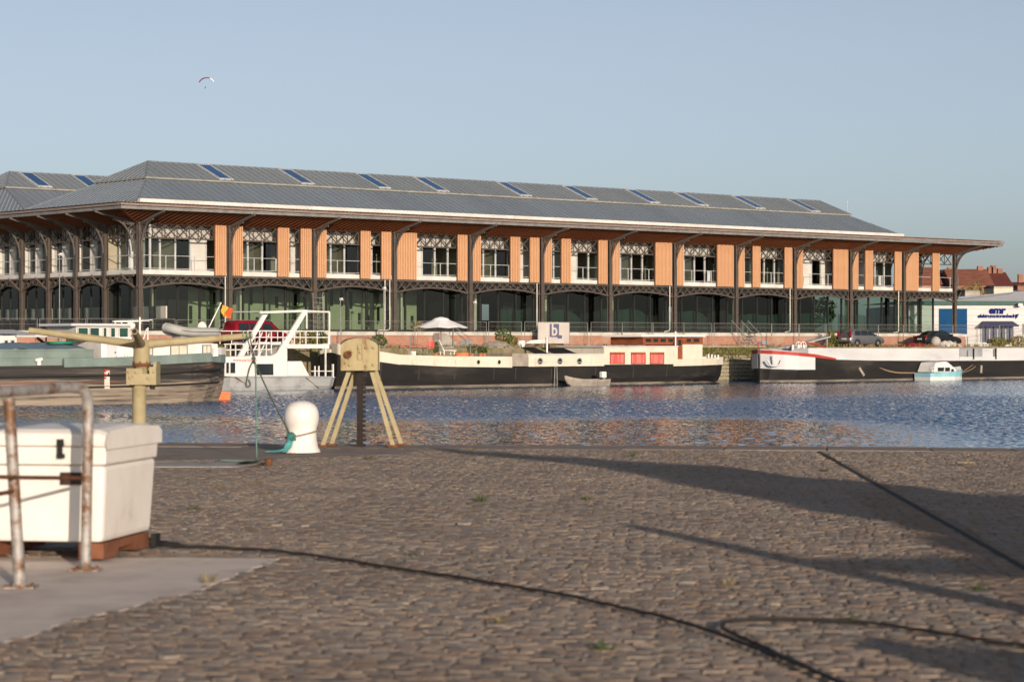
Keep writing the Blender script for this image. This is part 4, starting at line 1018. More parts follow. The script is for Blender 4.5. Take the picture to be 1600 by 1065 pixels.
m = MB(); m.bar((c-.45,-15.9,dk+.32),(c+.65,-15.9,dk+.28),.5,.07); part('seat', m, white, t); m = MB(); m.bar((c-.45,-15.9,dk+.3),(c-.85,-15.9,dk+1.0),.5,.07,up=(1,0,0)); part('backrest', m, white, t)
for sx in (-.4,.5):
    m = MB(); m.bar((c+sx,-16.1,dk),(c+sx,-16.1,dk+.3),.07,.07); part('leg', m, white, t); m = MB(); m.bar((c+sx,-15.7,dk),(c+sx,-15.7,dk+.3),.07,.07); part('leg', m, white, t)
m = MB(); m.bar((c-.5,-16.15,dk+.5),(c+.35,-16.15,dk+.5),.06,.05); part('armrest', m, white, t)
dk2 = Z(722,557.5,-16); m = MB(); m.lathe([(.5,dk2),(.56,dk2+.08),(.53,dk2+.2),(.56,dk2+.3),(.44,dk2+.3),(.42,dk2+.06)],(U(722,-16),-16,0),20); solo('paddling_pool', m, orange, (U(722,-16),-16,dk2), 'round orange inflatable paddling pool on the houseboat deck', 'paddling pool')
for i, (px, hgt, wd, lab) in enumerate(((737,.55,.5,'bushy green plant in clay pot right of the orange paddling pool'),(751,.45,.4,'small green potted plant beside the houseboat rail'),(681,.75,.35,'tall dark green potted shrub behind the red chair'),(757,.35,.28,'tiny potted herb at the right end of the plant row'))):
    t = thing('potted_plant', lab, 'plant', (U(px,-15.9),-15.9,dk2), group='potted plants on the houseboat'); c = (U(px,-15.9),-15.9)
    m = MB(); m.lathe([(.12,dk2),(.17,dk2+.28),(.15,dk2+.28)],(c[0],c[1],0),12); part('pot', m, mat('clay_%d'%i, (.42,.16,.08), (.34,.12,.06), 4, .8), t)
    m = leaves(MB(),(c[0],c[1],dk2+.3+hgt*.45),(wd*.7,wd*.6,hgt*.6),220,.07,i,.6); part('foliage', m, leaf_m, t)
# small tender
def small_hull(secs, z0_):
    m = MB(); rows = []
    for sc_ in secs:
        (u,dc,hw,hb,zt) = sc_[:5]; z0 = sc_[5] if len(sc_) > 5 else z0_; rows.append([(u,dc-hw,zt),(u,dc-hw*.97,zt-.16),(u,dc-hb,z0),(u,dc+hb,z0),(u,dc+hw*.97,zt-.16),(u,dc+hw,zt),(u,dc+hw-.07,zt),(u,dc+hb*.9,z0+.12),(u,dc-hb*.9,z0+.12),(u,dc-hw+.07,zt)])
    m.loft(rows, closed=True); return m
t = thing('rowing_dinghy', 'small grey wooden dinghy with white outboard moored against the black houseboat', 'dinghy', (U(915,-18.6),-18.6,WATER))
d = -18.6; z = WATER
m = small_hull([(U(882.5,d),d,.05,.02,z+.74,z+.52),(U(886,d),d,.24,.08,z+.66,z+.18),(U(891,d),d,.46,.22,z+.58,z-.02),(U(900,d),d,.64,.44,z+.50,z-.1),(U(915,d),d,.72,.52,z+.45),(U(935,d),d,.70,.5,z+.45),(U(945,d),d,.62,.44,z+.47)], z-.1); part('hull', m, wood_grey, t)
m = MB(); m.box(U(900,d)-.13,U(900,d)+.13,d-.58,d+.58,z+.36,z+.40); part('thwart', m, wood_grey, t); m = MB(); m.box(U(922,d)-.13,U(922,d)+.13,d-.66,d+.66,z+.34,z+.38); part('thwart', m, wood_grey, t)
m = MB(); c = U(942,d); m.box(c-.20,c+.22,d-.16,d+.16,z+.55,z+.98); o = part('outboard_motor', m, white, t, bevel=.05); m = MB(); m.bar((c+.15,d,z-.2),(c+.1,d,z+.55),.1,.16); part('outboard_leg', m, mid_grey, o)

# ================================================================ RIGHT BLACK BARGE
rb = Boat('cargo_barge', 'long black cargo barge with pale grey hold coaming and red-striped white bow', 'barge', U(1400,-16.3), -16.3)
S = rb.sec
tip = U(1186,-16.3)
def SR(du, py, hw, hb): 
    u = tip+du; dd = -16.3-hw; p = Fw(u,dd); pxx = 800+FPX*p.x/p.y; return (u, EYE+(HORIZON-py)/FPX*p.y, hw, hb, WATER-.25)
rs = [SR(0,552,.12,.05),SR(.35,552.5,1.0,.5),SR(1.0,553,1.7,1.05),SR(2.0,554.5,2.25,1.7),SR(3.6,556.5,2.5,2.2),SR(6,561,2.5,2.35),SR(10,562.5,2.5,2.4),SR(18,563,2.5,2.4),SR(28,562.5,2.5,2.4),SR(44,560,2.5,2.4)]
rb.hull('hull', rs, black_hull)
bw = rs[:5]; rb.strip('bow_plating', bw, pale_grey, [-1.12,-1.14,-1.15,-1.1,-1.0], [.36,.34,.30,.24,.16], out=.03)
rb.strip('red_bow_stripe', rs[:6], red_paint, [.02,.0,-.02,-.04,-.06,-.02], [.30,.28,.25,.22,.19,.10], out=.06)
m = MB(); rows = [[(u,rb.dc-hb_-(hw-hb_)*.25-.03,WATER),(u,rb.dc-hb_-(hw-hb_)*.3-.04,WATER+.15)] for (u,z1,hw,hb_,z0) in rs]; m.loft(rows,caps=False); part('waterline_band', m, boot, rb.root)
m = MB(); m.loft([[(u,rb.dc-hw+.05,z1-.04),(u,rb.dc+hw-.05,z1-.04)] for (u,z1,hw,_,_) in rs], caps=False); part('deck', m, mid_grey, rb.root)
DN = -18.5
m = MB()
for a, b, y0a, y0b, y1a, y1b in ((1263,1499,543,543.5,561.5,561.8),):
    c = [P3(a,y0a,DN),P3(b,y0b,DN),P3(b,y1b,DN),P3(a,y1a,DN)]; e = [(x,-14.4,z) for x,y,z in c]
    m.add(c+e, [(0,1,2,3),(7,6,5,4),(0,4,5,1),(1,5,6,2),(2,6,7,3),(3,7,4,0)])
co = part('hold_coaming', m, pale_grey, rb.root)
m = MB(); m.bar(P3(1240,546,-17.9),P3(1263,543.6,-18.2),.06,.06)
m.add([P3(1236,547,-18.2),P3(1263,544,DN),P3(1263,561,DN),P3(1236,557,-18.2)], [(0,1,2,3)]); part('sloping_end', m, mid_grey, co)
m = pbox(1500,1535,544.5,556.5,-17.6,-14.4); part('recessed_panel', m, mid_grey, rb.root)
m = pbox(1499.5,1557,556.5,561.5,DN,-14.5); part('low_coaming', m, pale_grey, rb.root)
m = pbox(1535,1556,543.8,556.4,-18.2,-14.4); part('coaming_panel', m, pale_grey, rb.root)
m = pbox(1557.5,1680,542.8,561,DN,-14.4); part('aft_coaming', m, pale_grey, rb.root)
for px in (1522,1556.8): m = pbox(px-.5,px+.5,543.5,562,DN-.1,DN+.02); part('stanchion', m, dark_iron, rb.root)
m = MB(); m.bar(P3(1263,562.3,DN-.06),P3(1600,561.5,DN-.06),.14,.12); part('rubbing_strake', m, pale_grey, rb.root)
m = MB(); zc = Z(1215,540,-16.5); cu_ = tip+2.6
for k in range(5): m.tube([(cu_+k*.32,-17.4+.25*(k%2),zc-.5),(cu_+k*.32,-17.4+.25*(k%2),zc+.1)],.1,8)
part('bitts', m, white, rb.root)
for o in (0,.55):
    m = MB(); cc = Vector((cu_+.9+o,-17.2,zc+.02)); n = 18
    m.tube([(cc.x+.32*math.cos(a),cc.y,cc.z+.32*math.sin(a)) for a in np.linspace(0,2*math.pi,n)],.035,6,cap=False); m.bar((cc.x-.32,cc.y,cc.z),(cc.x+.32,cc.y,cc.z),.05,.05); m.bar((cc.x,cc.y,cc.z-.32),(cc.x,cc.y,cc.z+.32),.05,.05); part('windlass_wheel', m, white, rb.root)
m = MB(); m.tube([(tip-.05,-16.3,zc-.15),(tip-.12,-16.3,zc+.25),(tip+.25,-16.3,zc+.3),(tip+.4,-16.3,zc)],.05,7); part('bow_arch', m, red_paint, rb.root)
# anchor on the bow
m = MB(); ax, ad = tip+.35, -17.55; az = Z(1192,564,-17.5)
m.tube([(ax-.2,ad-.05,az+.45),(ax-.15,ad-.1,az-.2)],.06,6); m.tube(spline([(ax-.55,ad+.2,az+.1),(ax-.4,ad,az-.28),(ax-.1,ad-.15,az-.35),(ax+.25,ad-.3,az-.25),(ax+.4,ad-.35,az+.1)]),.07,6); part('anchor', m, pale_grey, rb.root)
m = MB()
for a in (1310.5,1322.5,1427): m.tube([P3(a,573,DN-.005),P3(a,573,DN-.03)],.09,10)
part('hull_eyes', m, white, rb.root)
for i, (px, py, lab) in enumerate(((1345,570,'wooden fender hanging on a rope from the black cargo barge left of the blue cruiser'),(1532,566,'wooden fender hanging on a rope from the black cargo barge right of the blue cruiser'))):
    t = thing('wooden_fender', lab, 'fender', (U(px,-18.7),-18.7,Z(px,py+16,-18.7)), group='hanging wooden fenders'); m = MB()
    m.bar(P3(px-3.5+i*4,py+4,-18.75),P3(px+4-i*4,py+16,-18.75),.2,.2); part('timber', m, wood_grey, t); m = MB(); m.tube([P3(px,562,-18.65),P3(px-2+i*3,py+5,-18.75)],.025,5); part('rope', m, rope_tan, t)
for i, (pts, lab) in enumerate(((((1349,563),(1375,574),(1400,580.5),(1430,581.5)),'slack tan mooring rope from the cargo barge to the cruiser stern'),(((1353,563),(1380,576.5),(1402,582),(1430,582)),'second slack mooring rope just below the first at the cruiser stern'),(((1528,563),(1516,572),(1502,581)),'tan mooring rope from the cargo barge down to the cruiser bow'),(((1531,563.5),(1520,575),(1503,582)),'slacker mooring rope beneath the other at the cruiser bow'))):
    m = MB(); m.tube(spline([P3(a,b,-18.6-.5*(k/(len(pts)-1))) for k,(a,b) in enumerate(pts)],6),.03,5); solo('mooring_rope', m, rope_tan, P3(pts[0][0],pts[0][1],-18.6), lab, 'rope', group='ropes of the blue cruiser')
# blue and white cabin cruiser
t = thing('cabin_cruiser', 'small white and light blue cabin cruiser moored against the black cargo barge', 'boat', (U(1465,-19.8),-19.8,WATER))
d = -19.8; z = WATER; lb = mat('light_blue_paint', (.28,.55,.62), (.22,.47,.55), 1.5, .4)
L_ = lambda px: U(px,d-.9)
cs = [(1430,.92,.80,.60),(1437,1.0,.86,.60),(1455,1.04,.88,.64),(1475,1.0,.78,.70),(1490,.76,.45,.78),(1498,.42,.18,.84),(1503,.08,.03,.88)]
def crow(px, w0, w1, z0_, z1_): return [(L_(px),d-w1,z+z1_),(L_(px),d-w0,z+z0_),(L_(px),d+w0,z+z0_),(L_(px),d+w1,z+z1_)]
m = MB(); m.loft([crow(px,wb_+(wt_-wb_)*.55,wt_,.27,zt_c) for px,wt_,wb_,zt_c in cs],closed=True); hl = part('hull', m, lb, t)
m = MB(); m.loft([crow(px,wb_,wb_+(wt_-wb_)*.55+.02,-.2,.28) for px,wt_,wb_,zt_c in cs],closed=True); part('white_bottom', m, white, hl)
m = MB(); m.loft([[(L_(px),d-w,z+zt),(L_(px),d-w*.3,z+zt+.22),(L_(px),d+w*.3,z+zt+.22),(L_(px),d+w,z+zt)] for px, w, zt in ((1474,.98,.72),(1484,.85,.78),(1492,.66,.82),(1501,.12,.88))]); part('foredeck', m, white, t)
m = MB(); m.loft([[(L_(px)+s*.0,d-.9,z+.66),(L_(px)+a*.3,d-.82,z+h),(L_(px)+a*.3,d+.82,z+h),(L_(px),d+.9,z+.66)] for px,h,a,s in ((1436,1.28,1,0),(1438,1.42,1,0),(1460,1.50,0,0),(1468,1.42,-1,0),(1480,.98,-1,0))]); cb = part('cabin', m, white, t)
for a, b, y0, y1 in ((1442.5,1455.5,573,580.3),(1456.5,1466.5,573,580.3),(1468,1474,575.5,581)): window(t, a, b, y0, y1, d-.905, white, car_glass, 0, .03)
m = MB(); m.tube(spline([(L_(1434),d-.9,z+.65),(L_(1435),d-.85,z+1.15),(L_(1438),d-.8,z+1.2)]),.02,5); m.tube([(L_(1434),d-.9,z+.9),(L_(1440),d-.85,z+.95)],.015,5); m.tube([(L_(1457),d,z+1.5),(L_(1457),d,z+1.85)],.025,5); part('rail', m, chrome, t)

t.scale = (.84,.92,1.0); t.location = Fw(U(1465,-19.8)+(U(1466,-20)-U(1449,-20)),-19.8,WATER)
# ================================================================ WHITE PARTY BOAT
PB = -16.0
pb = Boat('party_boat', 'white party boat with raked gantry frame and open railed upper deck', 'boat', U(440,-14.2), -14.2)
S = pb.sec
ps = [S(349,588,1.2,.7),S(360,588,1.6,1.2),S(380,588,1.8,1.5),S(430,588,1.8,1.55),S(490,588,1.8,1.55),S(518,588.5,1.75,1.2),S(523,589,1.6,.8)]
pb.hull('hull', ps, grey_hull)
pb.strip('gunwale', ps, mid_grey, -.06, .05, out=.05)
for a, b, c_, e in ((368,588.8,392,605),(477,588.8,498,606)):
    m = MB(); m.bar(P3(a,b,PB-.03),P3(c_,e,PB+.18),.03,.12,up=(0,1,0)); part('rust_streak', m, rust, pb.root)
m = MB(); q = [(352,587),(352,557),(388,555.5),(424,555.5),(449.5,543),(449.5,587)]
m.prism([(U(a,PB),Z(a,b,PB)) for a,b in q],'y',PB+.05,-12.6); cbn = part('cabin', m, white, pb.root)
m = MB(); q = [(452,586.5),(452,564),(474,563.5),(486,586.5)]; m.prism([(U(a,PB),Z(a,b,PB)) for a,b in q],'y',PB+.2,-13.2); part('aft_housing', m, white, pb.root)
for a, b, y0, y1 in ((400,427.5,567,586),(359,368,565,583),(352.5,358,565,583)): window(pb.root, a, b, y0, y1, PB+.03, white, car_glass, 0, .03)
# upper deck
m = MB(); x0, x1 = U(449,PB), U(514.5,PB); zt = Z(480,543.5,PB); zb = Z(480,537,PB); m.box(x0,x1,PB+.05,-12.6,zt,zb); ud = part('upper_deck', m, white, pb.root)
m = MB(); zr = Z(480,516.5,PB)
for k in range(8): xx = x0-3.0+(x1-x0+3.0)*k/7; m.bar((xx,PB+.1,zb-.6 if xx < x0 else zb),(xx,PB+.1,zr),.06,.06); m.bar((xx,-12.7,zb),(xx,-12.7,zr),.05,.05)
for f in (1,.52): m.bar((x0-3.0,PB+.1,zb+(zr-zb)*f),(x1,PB+.1,zb+(zr-zb)*f),.06,.06); m.bar((x0-3,-12.7,zb+(zr-zb)*f),(x1,-12.7,zb+(zr-zb)*f),.05,.05); m.bar((x1-.03,PB+.1,zb+(zr-zb)*f),(x1-.03,-12.7,zb+(zr-zb)*f),.05,.05)
part('deck_rail', m, white, ud)
m = MB()
for px in (508.5,): m.bar(P3(px,587,PB+.15),P3(px,543.5,PB+.15),.09,.09); m.bar(P3(px,587,-12.8),P3(px,543.5,-12.8),.09,.09)
part('deck_post', m, white, pb.root)
# gantry: two raked legs, top beam, aft frame
for (a, b, c_, e, w) in ((376,555.5,414,491,.42),(434,555.5,476,486,.46)):
    for dd in (PB+.12,-12.8):
        m = MB(); p0, p1 = P3(a,b,dd), P3(c_,e,dd); m.prism([(p0[0]-w/2,p0[2]),(p0[0]+w/2,p0[2]),(p1[0]+w*.42,p1[2]),(p1[0]-w*.42,p1[2])],'y',dd-.06,dd+.10); part('gantry_leg', m, white, pb.root)
m = MB()
for dd in (PB+.12,-12.8):
    m.bar(P3(406,487.5,dd),P3(478,485,dd),.16,.14); m.bar(P3(478,484.8,dd),P3(515,487,dd),.08,.08); m.bar(P3(514.5,487,dd),P3(514.5,537,dd),.09,.09); m.bar(P3(479,487,dd),P3(479,513,dd),.08,.08)
for px in (408,440,476,514): p = P3(px,486.5,PB+.12); m.bar(p,(p[0],-12.8,p[2]),.1,.1)
part('gantry_beam', m, white, pb.root)
m = MB(); m.add([P3(406,487,PB+.1),P3(476,485.2,PB+.1),(U(476,PB),-12.8,Z(476,485.2,PB)+.02),(U(406,PB),-12.8,Z(406,487,PB)+.02)], [(0,1,2,3)]); part('awning', m, pale_grey, pb.root)
# foredeck rails and stairs
m = MB()
for px in (352,360,368,380,392,404,416): m.bar(P3(px,555.5,PB+.2),P3(px,536.5,PB+.2),.06,.06)
for y in (537,546): m.bar(P3(350,y,PB+.2),P3(424,y-1,PB+.2),.06,.06)
for a in (392,404): m.bar(P3(a,556,PB+.5),P3(a+18,518,PB+.5),.07,.07)
part('foredeck_rail', m, white, pb.root)
m = pbox(404,448,533.5,538,PB+.4,-12.7); part('wheel_roof', m, pale_grey, pb.root)
m = MB()
for px in (492,498,520): m.bar(P3(px,589,PB+.1),P3(px,571 if px < 515 else 568,PB+.1),.08 if px < 515 else .14,.08)
m.bar(P3(486,579,PB+.1),P3(520,579,PB+.1),.05,.05); part('aft_rail', m, white, pb.root)
tm = text_mesh('www.partyship', .30, .006, .004); lettering(pb.root, tm, mat('faded_red_lettering',(.5,.22,.18),(.45,.2,.16),3,.6), (U(377,PB)+.3,PB+.035,Z(377,564,PB)))

# ================================================================ LEFT BARGE
LD = -38.0; LC = -35.4
lb_ = Boat('weathered_barge', 'large weathered barge with grey-green hold, white wheelhouse and rubbed dark hull', 'barge', U(150,LC), LC)
S = lb_.sec
lsx = [S(-260,575,2.6,2.5),S(-100,573,2.6,2.5),S(0,571.5,2.6,2.5),S(100,570,2.6,2.5),S(180,568,2.6,2.5),S(250,565,2.6,2.3),S(300,561,2.5,1.9),S(330,558,2.15,1.2),S(345,556.5,1.5,.4),S(352,556,.75,.1)]
hlo = lb_.hull('hull', lsx, hull_worn)
lb_.strip('sheer_band', lsx[3:], green_grey, [-.10,-.10,-.12,-.16,-.22,-.3,-.36], [.34,.34,.34,.30,.26,.2,.2], out=.03)
lb_.strip('stern_cap', lsx[7:], white, [.18,.1,.1], [.5,.48,.48], out=.07)
for dz, w in ((-.62,.10),(-1.18,.09)):
    m = MB(); m.loft([[(u,LC-(hw*.86+hb_*.14 if dz < -1 else hw)-.03,z1+dz*(z1-WATER)/2.0),(u,LC-(hw*.86+hb_*.14 if dz < -1 else hw)-.05,z1+dz*(z1-WATER)/2.0+w)] for (u,z1,hw,hb_,z0) in lsx[:-1]],caps=False); part('rubbing_strake', m, black_hull, hlo)
m = MB(); m.loft([[(u,LC-hw+.05,z1-.03),(u,LC+hw-.05,z1-.03)] for (u,z1,hw,_,_) in lsx], caps=False); part('deck', m, green_grey, lb_.root)
zc0, zc1 = Z(60,571,LD), Z(60,545.5,LD)
m = MB(); a, b = U(-260,LD), U(152,LD); m.prism([(a,zc0-.05),(b-.55,zc0-.05),(b,zc0+.38),(b,zc1),(a,zc1)],'y',LD+.35,-33); hold = part('hold_coaming', m, green_grey, lb_.root)
m = MB(); m.bar((a,LD+.33,zc0+.42),(b,LD+.33,zc0+.42),.04,.06); m.bar((a,LD+.33,zc1-.02),(b,LD+.33,zc1-.02),.06,.08); part('coaming_rim', m, green_grey, hold)
m = MB(); n = 26; rowsT = []
for k in range(n+1): uu = a+(b-.25-a)*k/n; rowsT.append([(uu,LD+.35+(4.7)*f,zc1+.02+.30*math.sin(math.pi*f)+.05*math.sin(k*2.1+f*5)) for f in np.linspace(0,1,7)])
m.loft(rowsT,caps=False,smooth=True); part('tarpaulin', m, blue_tarp, hold)
t = solo('hose_coil', MB().tube([(U(115,LD)+.0+(.5+.04*math.sin(k*.9))*math.cos(k*.5)*1.4, LD+1.3+.5*math.sin(k*.5), zc1+.30+.0012*k) for k in range(60)],.028,6), mat('green_hose',(.015,.24,.12),(.012,.19,.1),3,.5), (U(115,LD),LD+1.3,zc1+.3), 'coil of bright green hose on the blue tarpaulin of the left barge', 'hose')
# accommodation block and wheelhouse
m = MB(); q = [(158,560),(158,534),(215,533),(340,536.5),(341,556)]; m.prism([(U(p,LD+.5),Z(p,y,LD+.5)) for p,y in q],'y',LD+.5,-33.3); ac = part('accommodation', m, white, lb_.root)
m = pbox(152,206,526,567,LD+.9,-34); part('lower_wheelhouse', m, white, lb_.root)
m = pbox(119,204,508,527.5,LD+1.0,-34.2); whl = part('wheelhouse', m, white_wall, lb_.root)
m = pbox(111,206,504.8,508.6,LD+.75,-34); part('roof', m, pale_grey, whl)
for a_, b_ in ((121,138),(139.5,155.5),(160.5,167),(172,180.5),(185.5,200.5)): window(lb_.root, a_, b_, 510.5, 527, LD+.97, white_wall, green_pane, 0, .045)
m = pbox(168,183,537,562,LD+.46,LD+.55); dr = part('door', m, pale_grey, lb_.root); m = pbox(180,181.5,549,551,LD+.40,LD+.45); part('handle', m, dark_iron, dr)
for a_, b_, br in ((230,239,0),(266,293,1),(316,330,1)): window(lb_.root, a_, b_, 538, 555, LD+.47, steel_g, pale_pane, br, .05)
m = MB()
for px in (180,190,200,220): m.bar(P3(px,505,LD+1.5),P3(px,502,LD+1.5),.05,.05)
m.bar(P3(177,501.5,LD+1.5),P3(232,500.5,LD+1.5),.16,.09); part('radar_bar', m, white, whl)
m = MB(); c = P3(204.5,508,LD+1.6); m.lathe([(.02,-.22),(.17,-.18),(.24,-.05),(.22,.1),(.12,.2),(.01,.24)],c,14); part('radome', m, white, whl)
m = MB()
m.tube([P3(218.5,535,LD+1.2),P3(218.5,495,LD+1.2)],.05,7); m.bar(P3(208,502,LD+1.2),P3(238,499,LD+1.2),.05,.04); m.tube([P3(208,512,LD+1.2),P3(218,527,LD+1.2)],.03,5); m.tube([P3(229,513,LD+1.2),P3(224,530,LD+1.2)],.03,5); m.tube([P3(231,511,LD+1.2),P3(231,535,LD+1.2)],.04,5)
part('signal_mast', m, white, lb_.root)
m = MB()
for px in (184.5,188,192,197,201): m.tube([P3(px,562,LD+.3),P3(px,553+random.uniform(-2,3),LD+.3)],.09,8)
part('deck_bitts', m, white, lb_.root)
m = MB(); c = P3(61,570,LD+.2); m.tube([c,(c[0],c[1],c[2]+.22)],.11,8); m.tube([(c[0]-.2,c[1],c[2]+.24),(c[0]+.16,c[1],c[2]+.3)],.09,8); part('mushroom_vent', m, white, lb_.root)
# draught scale
m = pbox(163.5,171.5,577,607,LD-.03,LD+.1); dsc = part('draught_scale', m, mat('scale_white',(.66,.55,.48),(.6,.48,.4),3,.7), lb_.root)
m = MB()
for i, y in enumerate((578,583,588.5)): pbox(163.3,166.2,y,y+2.6,LD-.05,LD-.01,m)
pbox(163.3,171.7,576.5,578.4,LD-.045,LD-.01,m)
part('red_marks', m, red_paint, dsc)
for i, (ch, y) in enumerate((('4',587.5),)):
    tm = text_mesh(ch, .30, .004, .008); lettering(dsc, tm, dark_iron, (U(168.6,LD),LD-.045,Z(168,y,LD)))
# orange rudder board by the stern
m = MB(); q = [(332,624),(333,614),(337,610.5),(354,611.5),(354,624)]; m.prism([(U(a_,LC),Z(a_,b_,LC)) for a_,b_ in q],'y',LC-.35,LC+.35)
m2 = part('rudder', m, orange, lb_.root)
# inflatable on the roof
d = LD+1.6; zt_ = Z(300,527,d)
t = thing('inflatable_dinghy', 'grey inflatable dinghy lying on the roof of the left barge', 'dinghy', (U(297,d),d,zt_))
m = MB(); ax_, bx_ = U(261,d), U(334,d); Lg = bx_-ax_
side = lambda s: spline([(bx_,d+s*.62,zt_+.30),(ax_+Lg*.45,d+s*.64,zt_+.30),(ax_+Lg*.18,d+s*.58,zt_+.36),(ax_+Lg*.04,d+s*.3,zt_+.48),(ax_,d,zt_+.54)],6)
for s in (-1,1):
    pts = side(s); m.tube(pts,[.06]+[.24]*(len(pts)-1),12)
part('tubes', m, mat('grey_rubber',(.36,.36,.34),(.3,.3,.28),2,.6), t)
m = MB(); m.box(ax_+Lg*.2,bx_-.35,d-.45,d+.45,zt_+.02,zt_+.1); part('floor', m, mid_grey, t); m = MB(); m.box(bx_-.5,bx_-.42,d-.5,d+.5,zt_+.05,zt_+.55); part('transom', m, mid_grey, t)
m = MB(); m.tube([(p.x,p.y-.245,p.z) for p in side(-1)[:-4]],.018,5); part('grab_line', m, black_m, t)
c = P3(314.5,511,LD+1.4); m = MB(); n = 20
m.add([(c[0]+.27*math.cos(a_),c[1]-.08,c[2]+.30*math.sin(a_)) for a_ in np.linspace(0,2*math.pi,n,endpoint=False)]+[(c[0],c[1]+.03,c[2])], [(i,(i+1)%n,n) for i in range(n)])
m.add([(c[0]+.27*math.cos(a_),c[1]-.06,c[2]+.30*math.sin(a_)) for a_ in np.linspace(0,2*math.pi,n,endpoint=False)]+[(c[0],c[1]+.06,c[2])], [((i+1)%n,i,n) for i in range(n)])
dsh = thing('satellite_dish', 'small white round satellite dish on the barge roof behind the inflatable', 'satellite dish', (c[0],c[1],Z(314,530,LD+1.4))); part('reflector', m, white, dsh); m = MB(); m.tube([(c[0],c[1]+.05,Z(314,536,LD+1.4)),(c[0],c[1]+.05,c[2])],.03,6); m.tube([(c[0],c[1],c[2]-.2),(c[0]+.25,c[1]-.35,c[2]-.05)],.015,5); part('mount', m, steel_g, dsh)
p0, p1 = P3(318,528,LD+1.2), P3(345.5,472,LD+1.2)
fl = thing('ensign_flag', 'yellow and orange flag furled on a leaning white staff above the left barge', 'flag', p0); m = MB(); m.tube([p0,p1],.035,6); part('staff', m, white, fl)
yel = mat('flag_yellow',(.55,.34,.06),(.45,.26,.05),3,.8); org = mat('flag_orange',(.52,.11,.04),(.42,.08,.03),3,.8)
for nm, mt, f0, f1 in (('yellow_band',yel,0,.5),('orange_band',org,.5,1.0)):
    m = MB(); rws = []
    for i in range(8):
        f = f0+(f1-f0)*i/7; rws.append([(U(347,LD+1.2)+f*.62+.05*math.sin(j*1.3), LD+1.2+.10*math.sin(f*9+j*.8), Z(347,476,LD+1.2)+.04*math.sin(f*7)-.16*f-j*(.105-.03*f)-.05*math.sin(f*3.1)*j/6) for j in range(7)])
    m.loft(rws,caps=False,smooth=True); part(nm, m, mt, fl)
# white houseboat behind the left barge
wb = Boat('white_houseboat', 'low white houseboat with shallow pitched roof half hidden behind the left barge', 'houseboat', U(0,-28), -28)
S = wb.sec; ws_ = [S(-160,553,2.2,2.0),S(-60,553,2.2,2.0),S(60,552,2.2,2.0),S(120,550,2.0,1.4),S(145,549,.9,.3)]
wb.hull('hull', ws_, grey_hull)
m = pbox(-150,26,521,556,-30,-26.3); cb = part('cabin', m, white, wb.root)
m = MB(); m.prism([(-30.5,Z(0,521,-30)),(-28,Z(0,514,-30)),(-25.8,Z(0,521,-30))],'x',U(-160,-30),U(50,-30)); part('roof', m, pale_grey, cb)
m = pbox(26,74,521.5,526,-30.2,-26.5); part('awning', m, pale_grey, wb.root)
for a_ in (6,16): window(wb.root, a_, a_+7, 530, 540, -30.03, white_frame, car_glass, 0, .05)
m = MB(); m.bar(P3(58,527,-29.8),P3(70,536,-29.8),.12,.12); m.tube([P3(72,548,-29.8),P3(72,526,-29.8)],.04,6); part('awning_arm', m, dark_iron, wb.root)
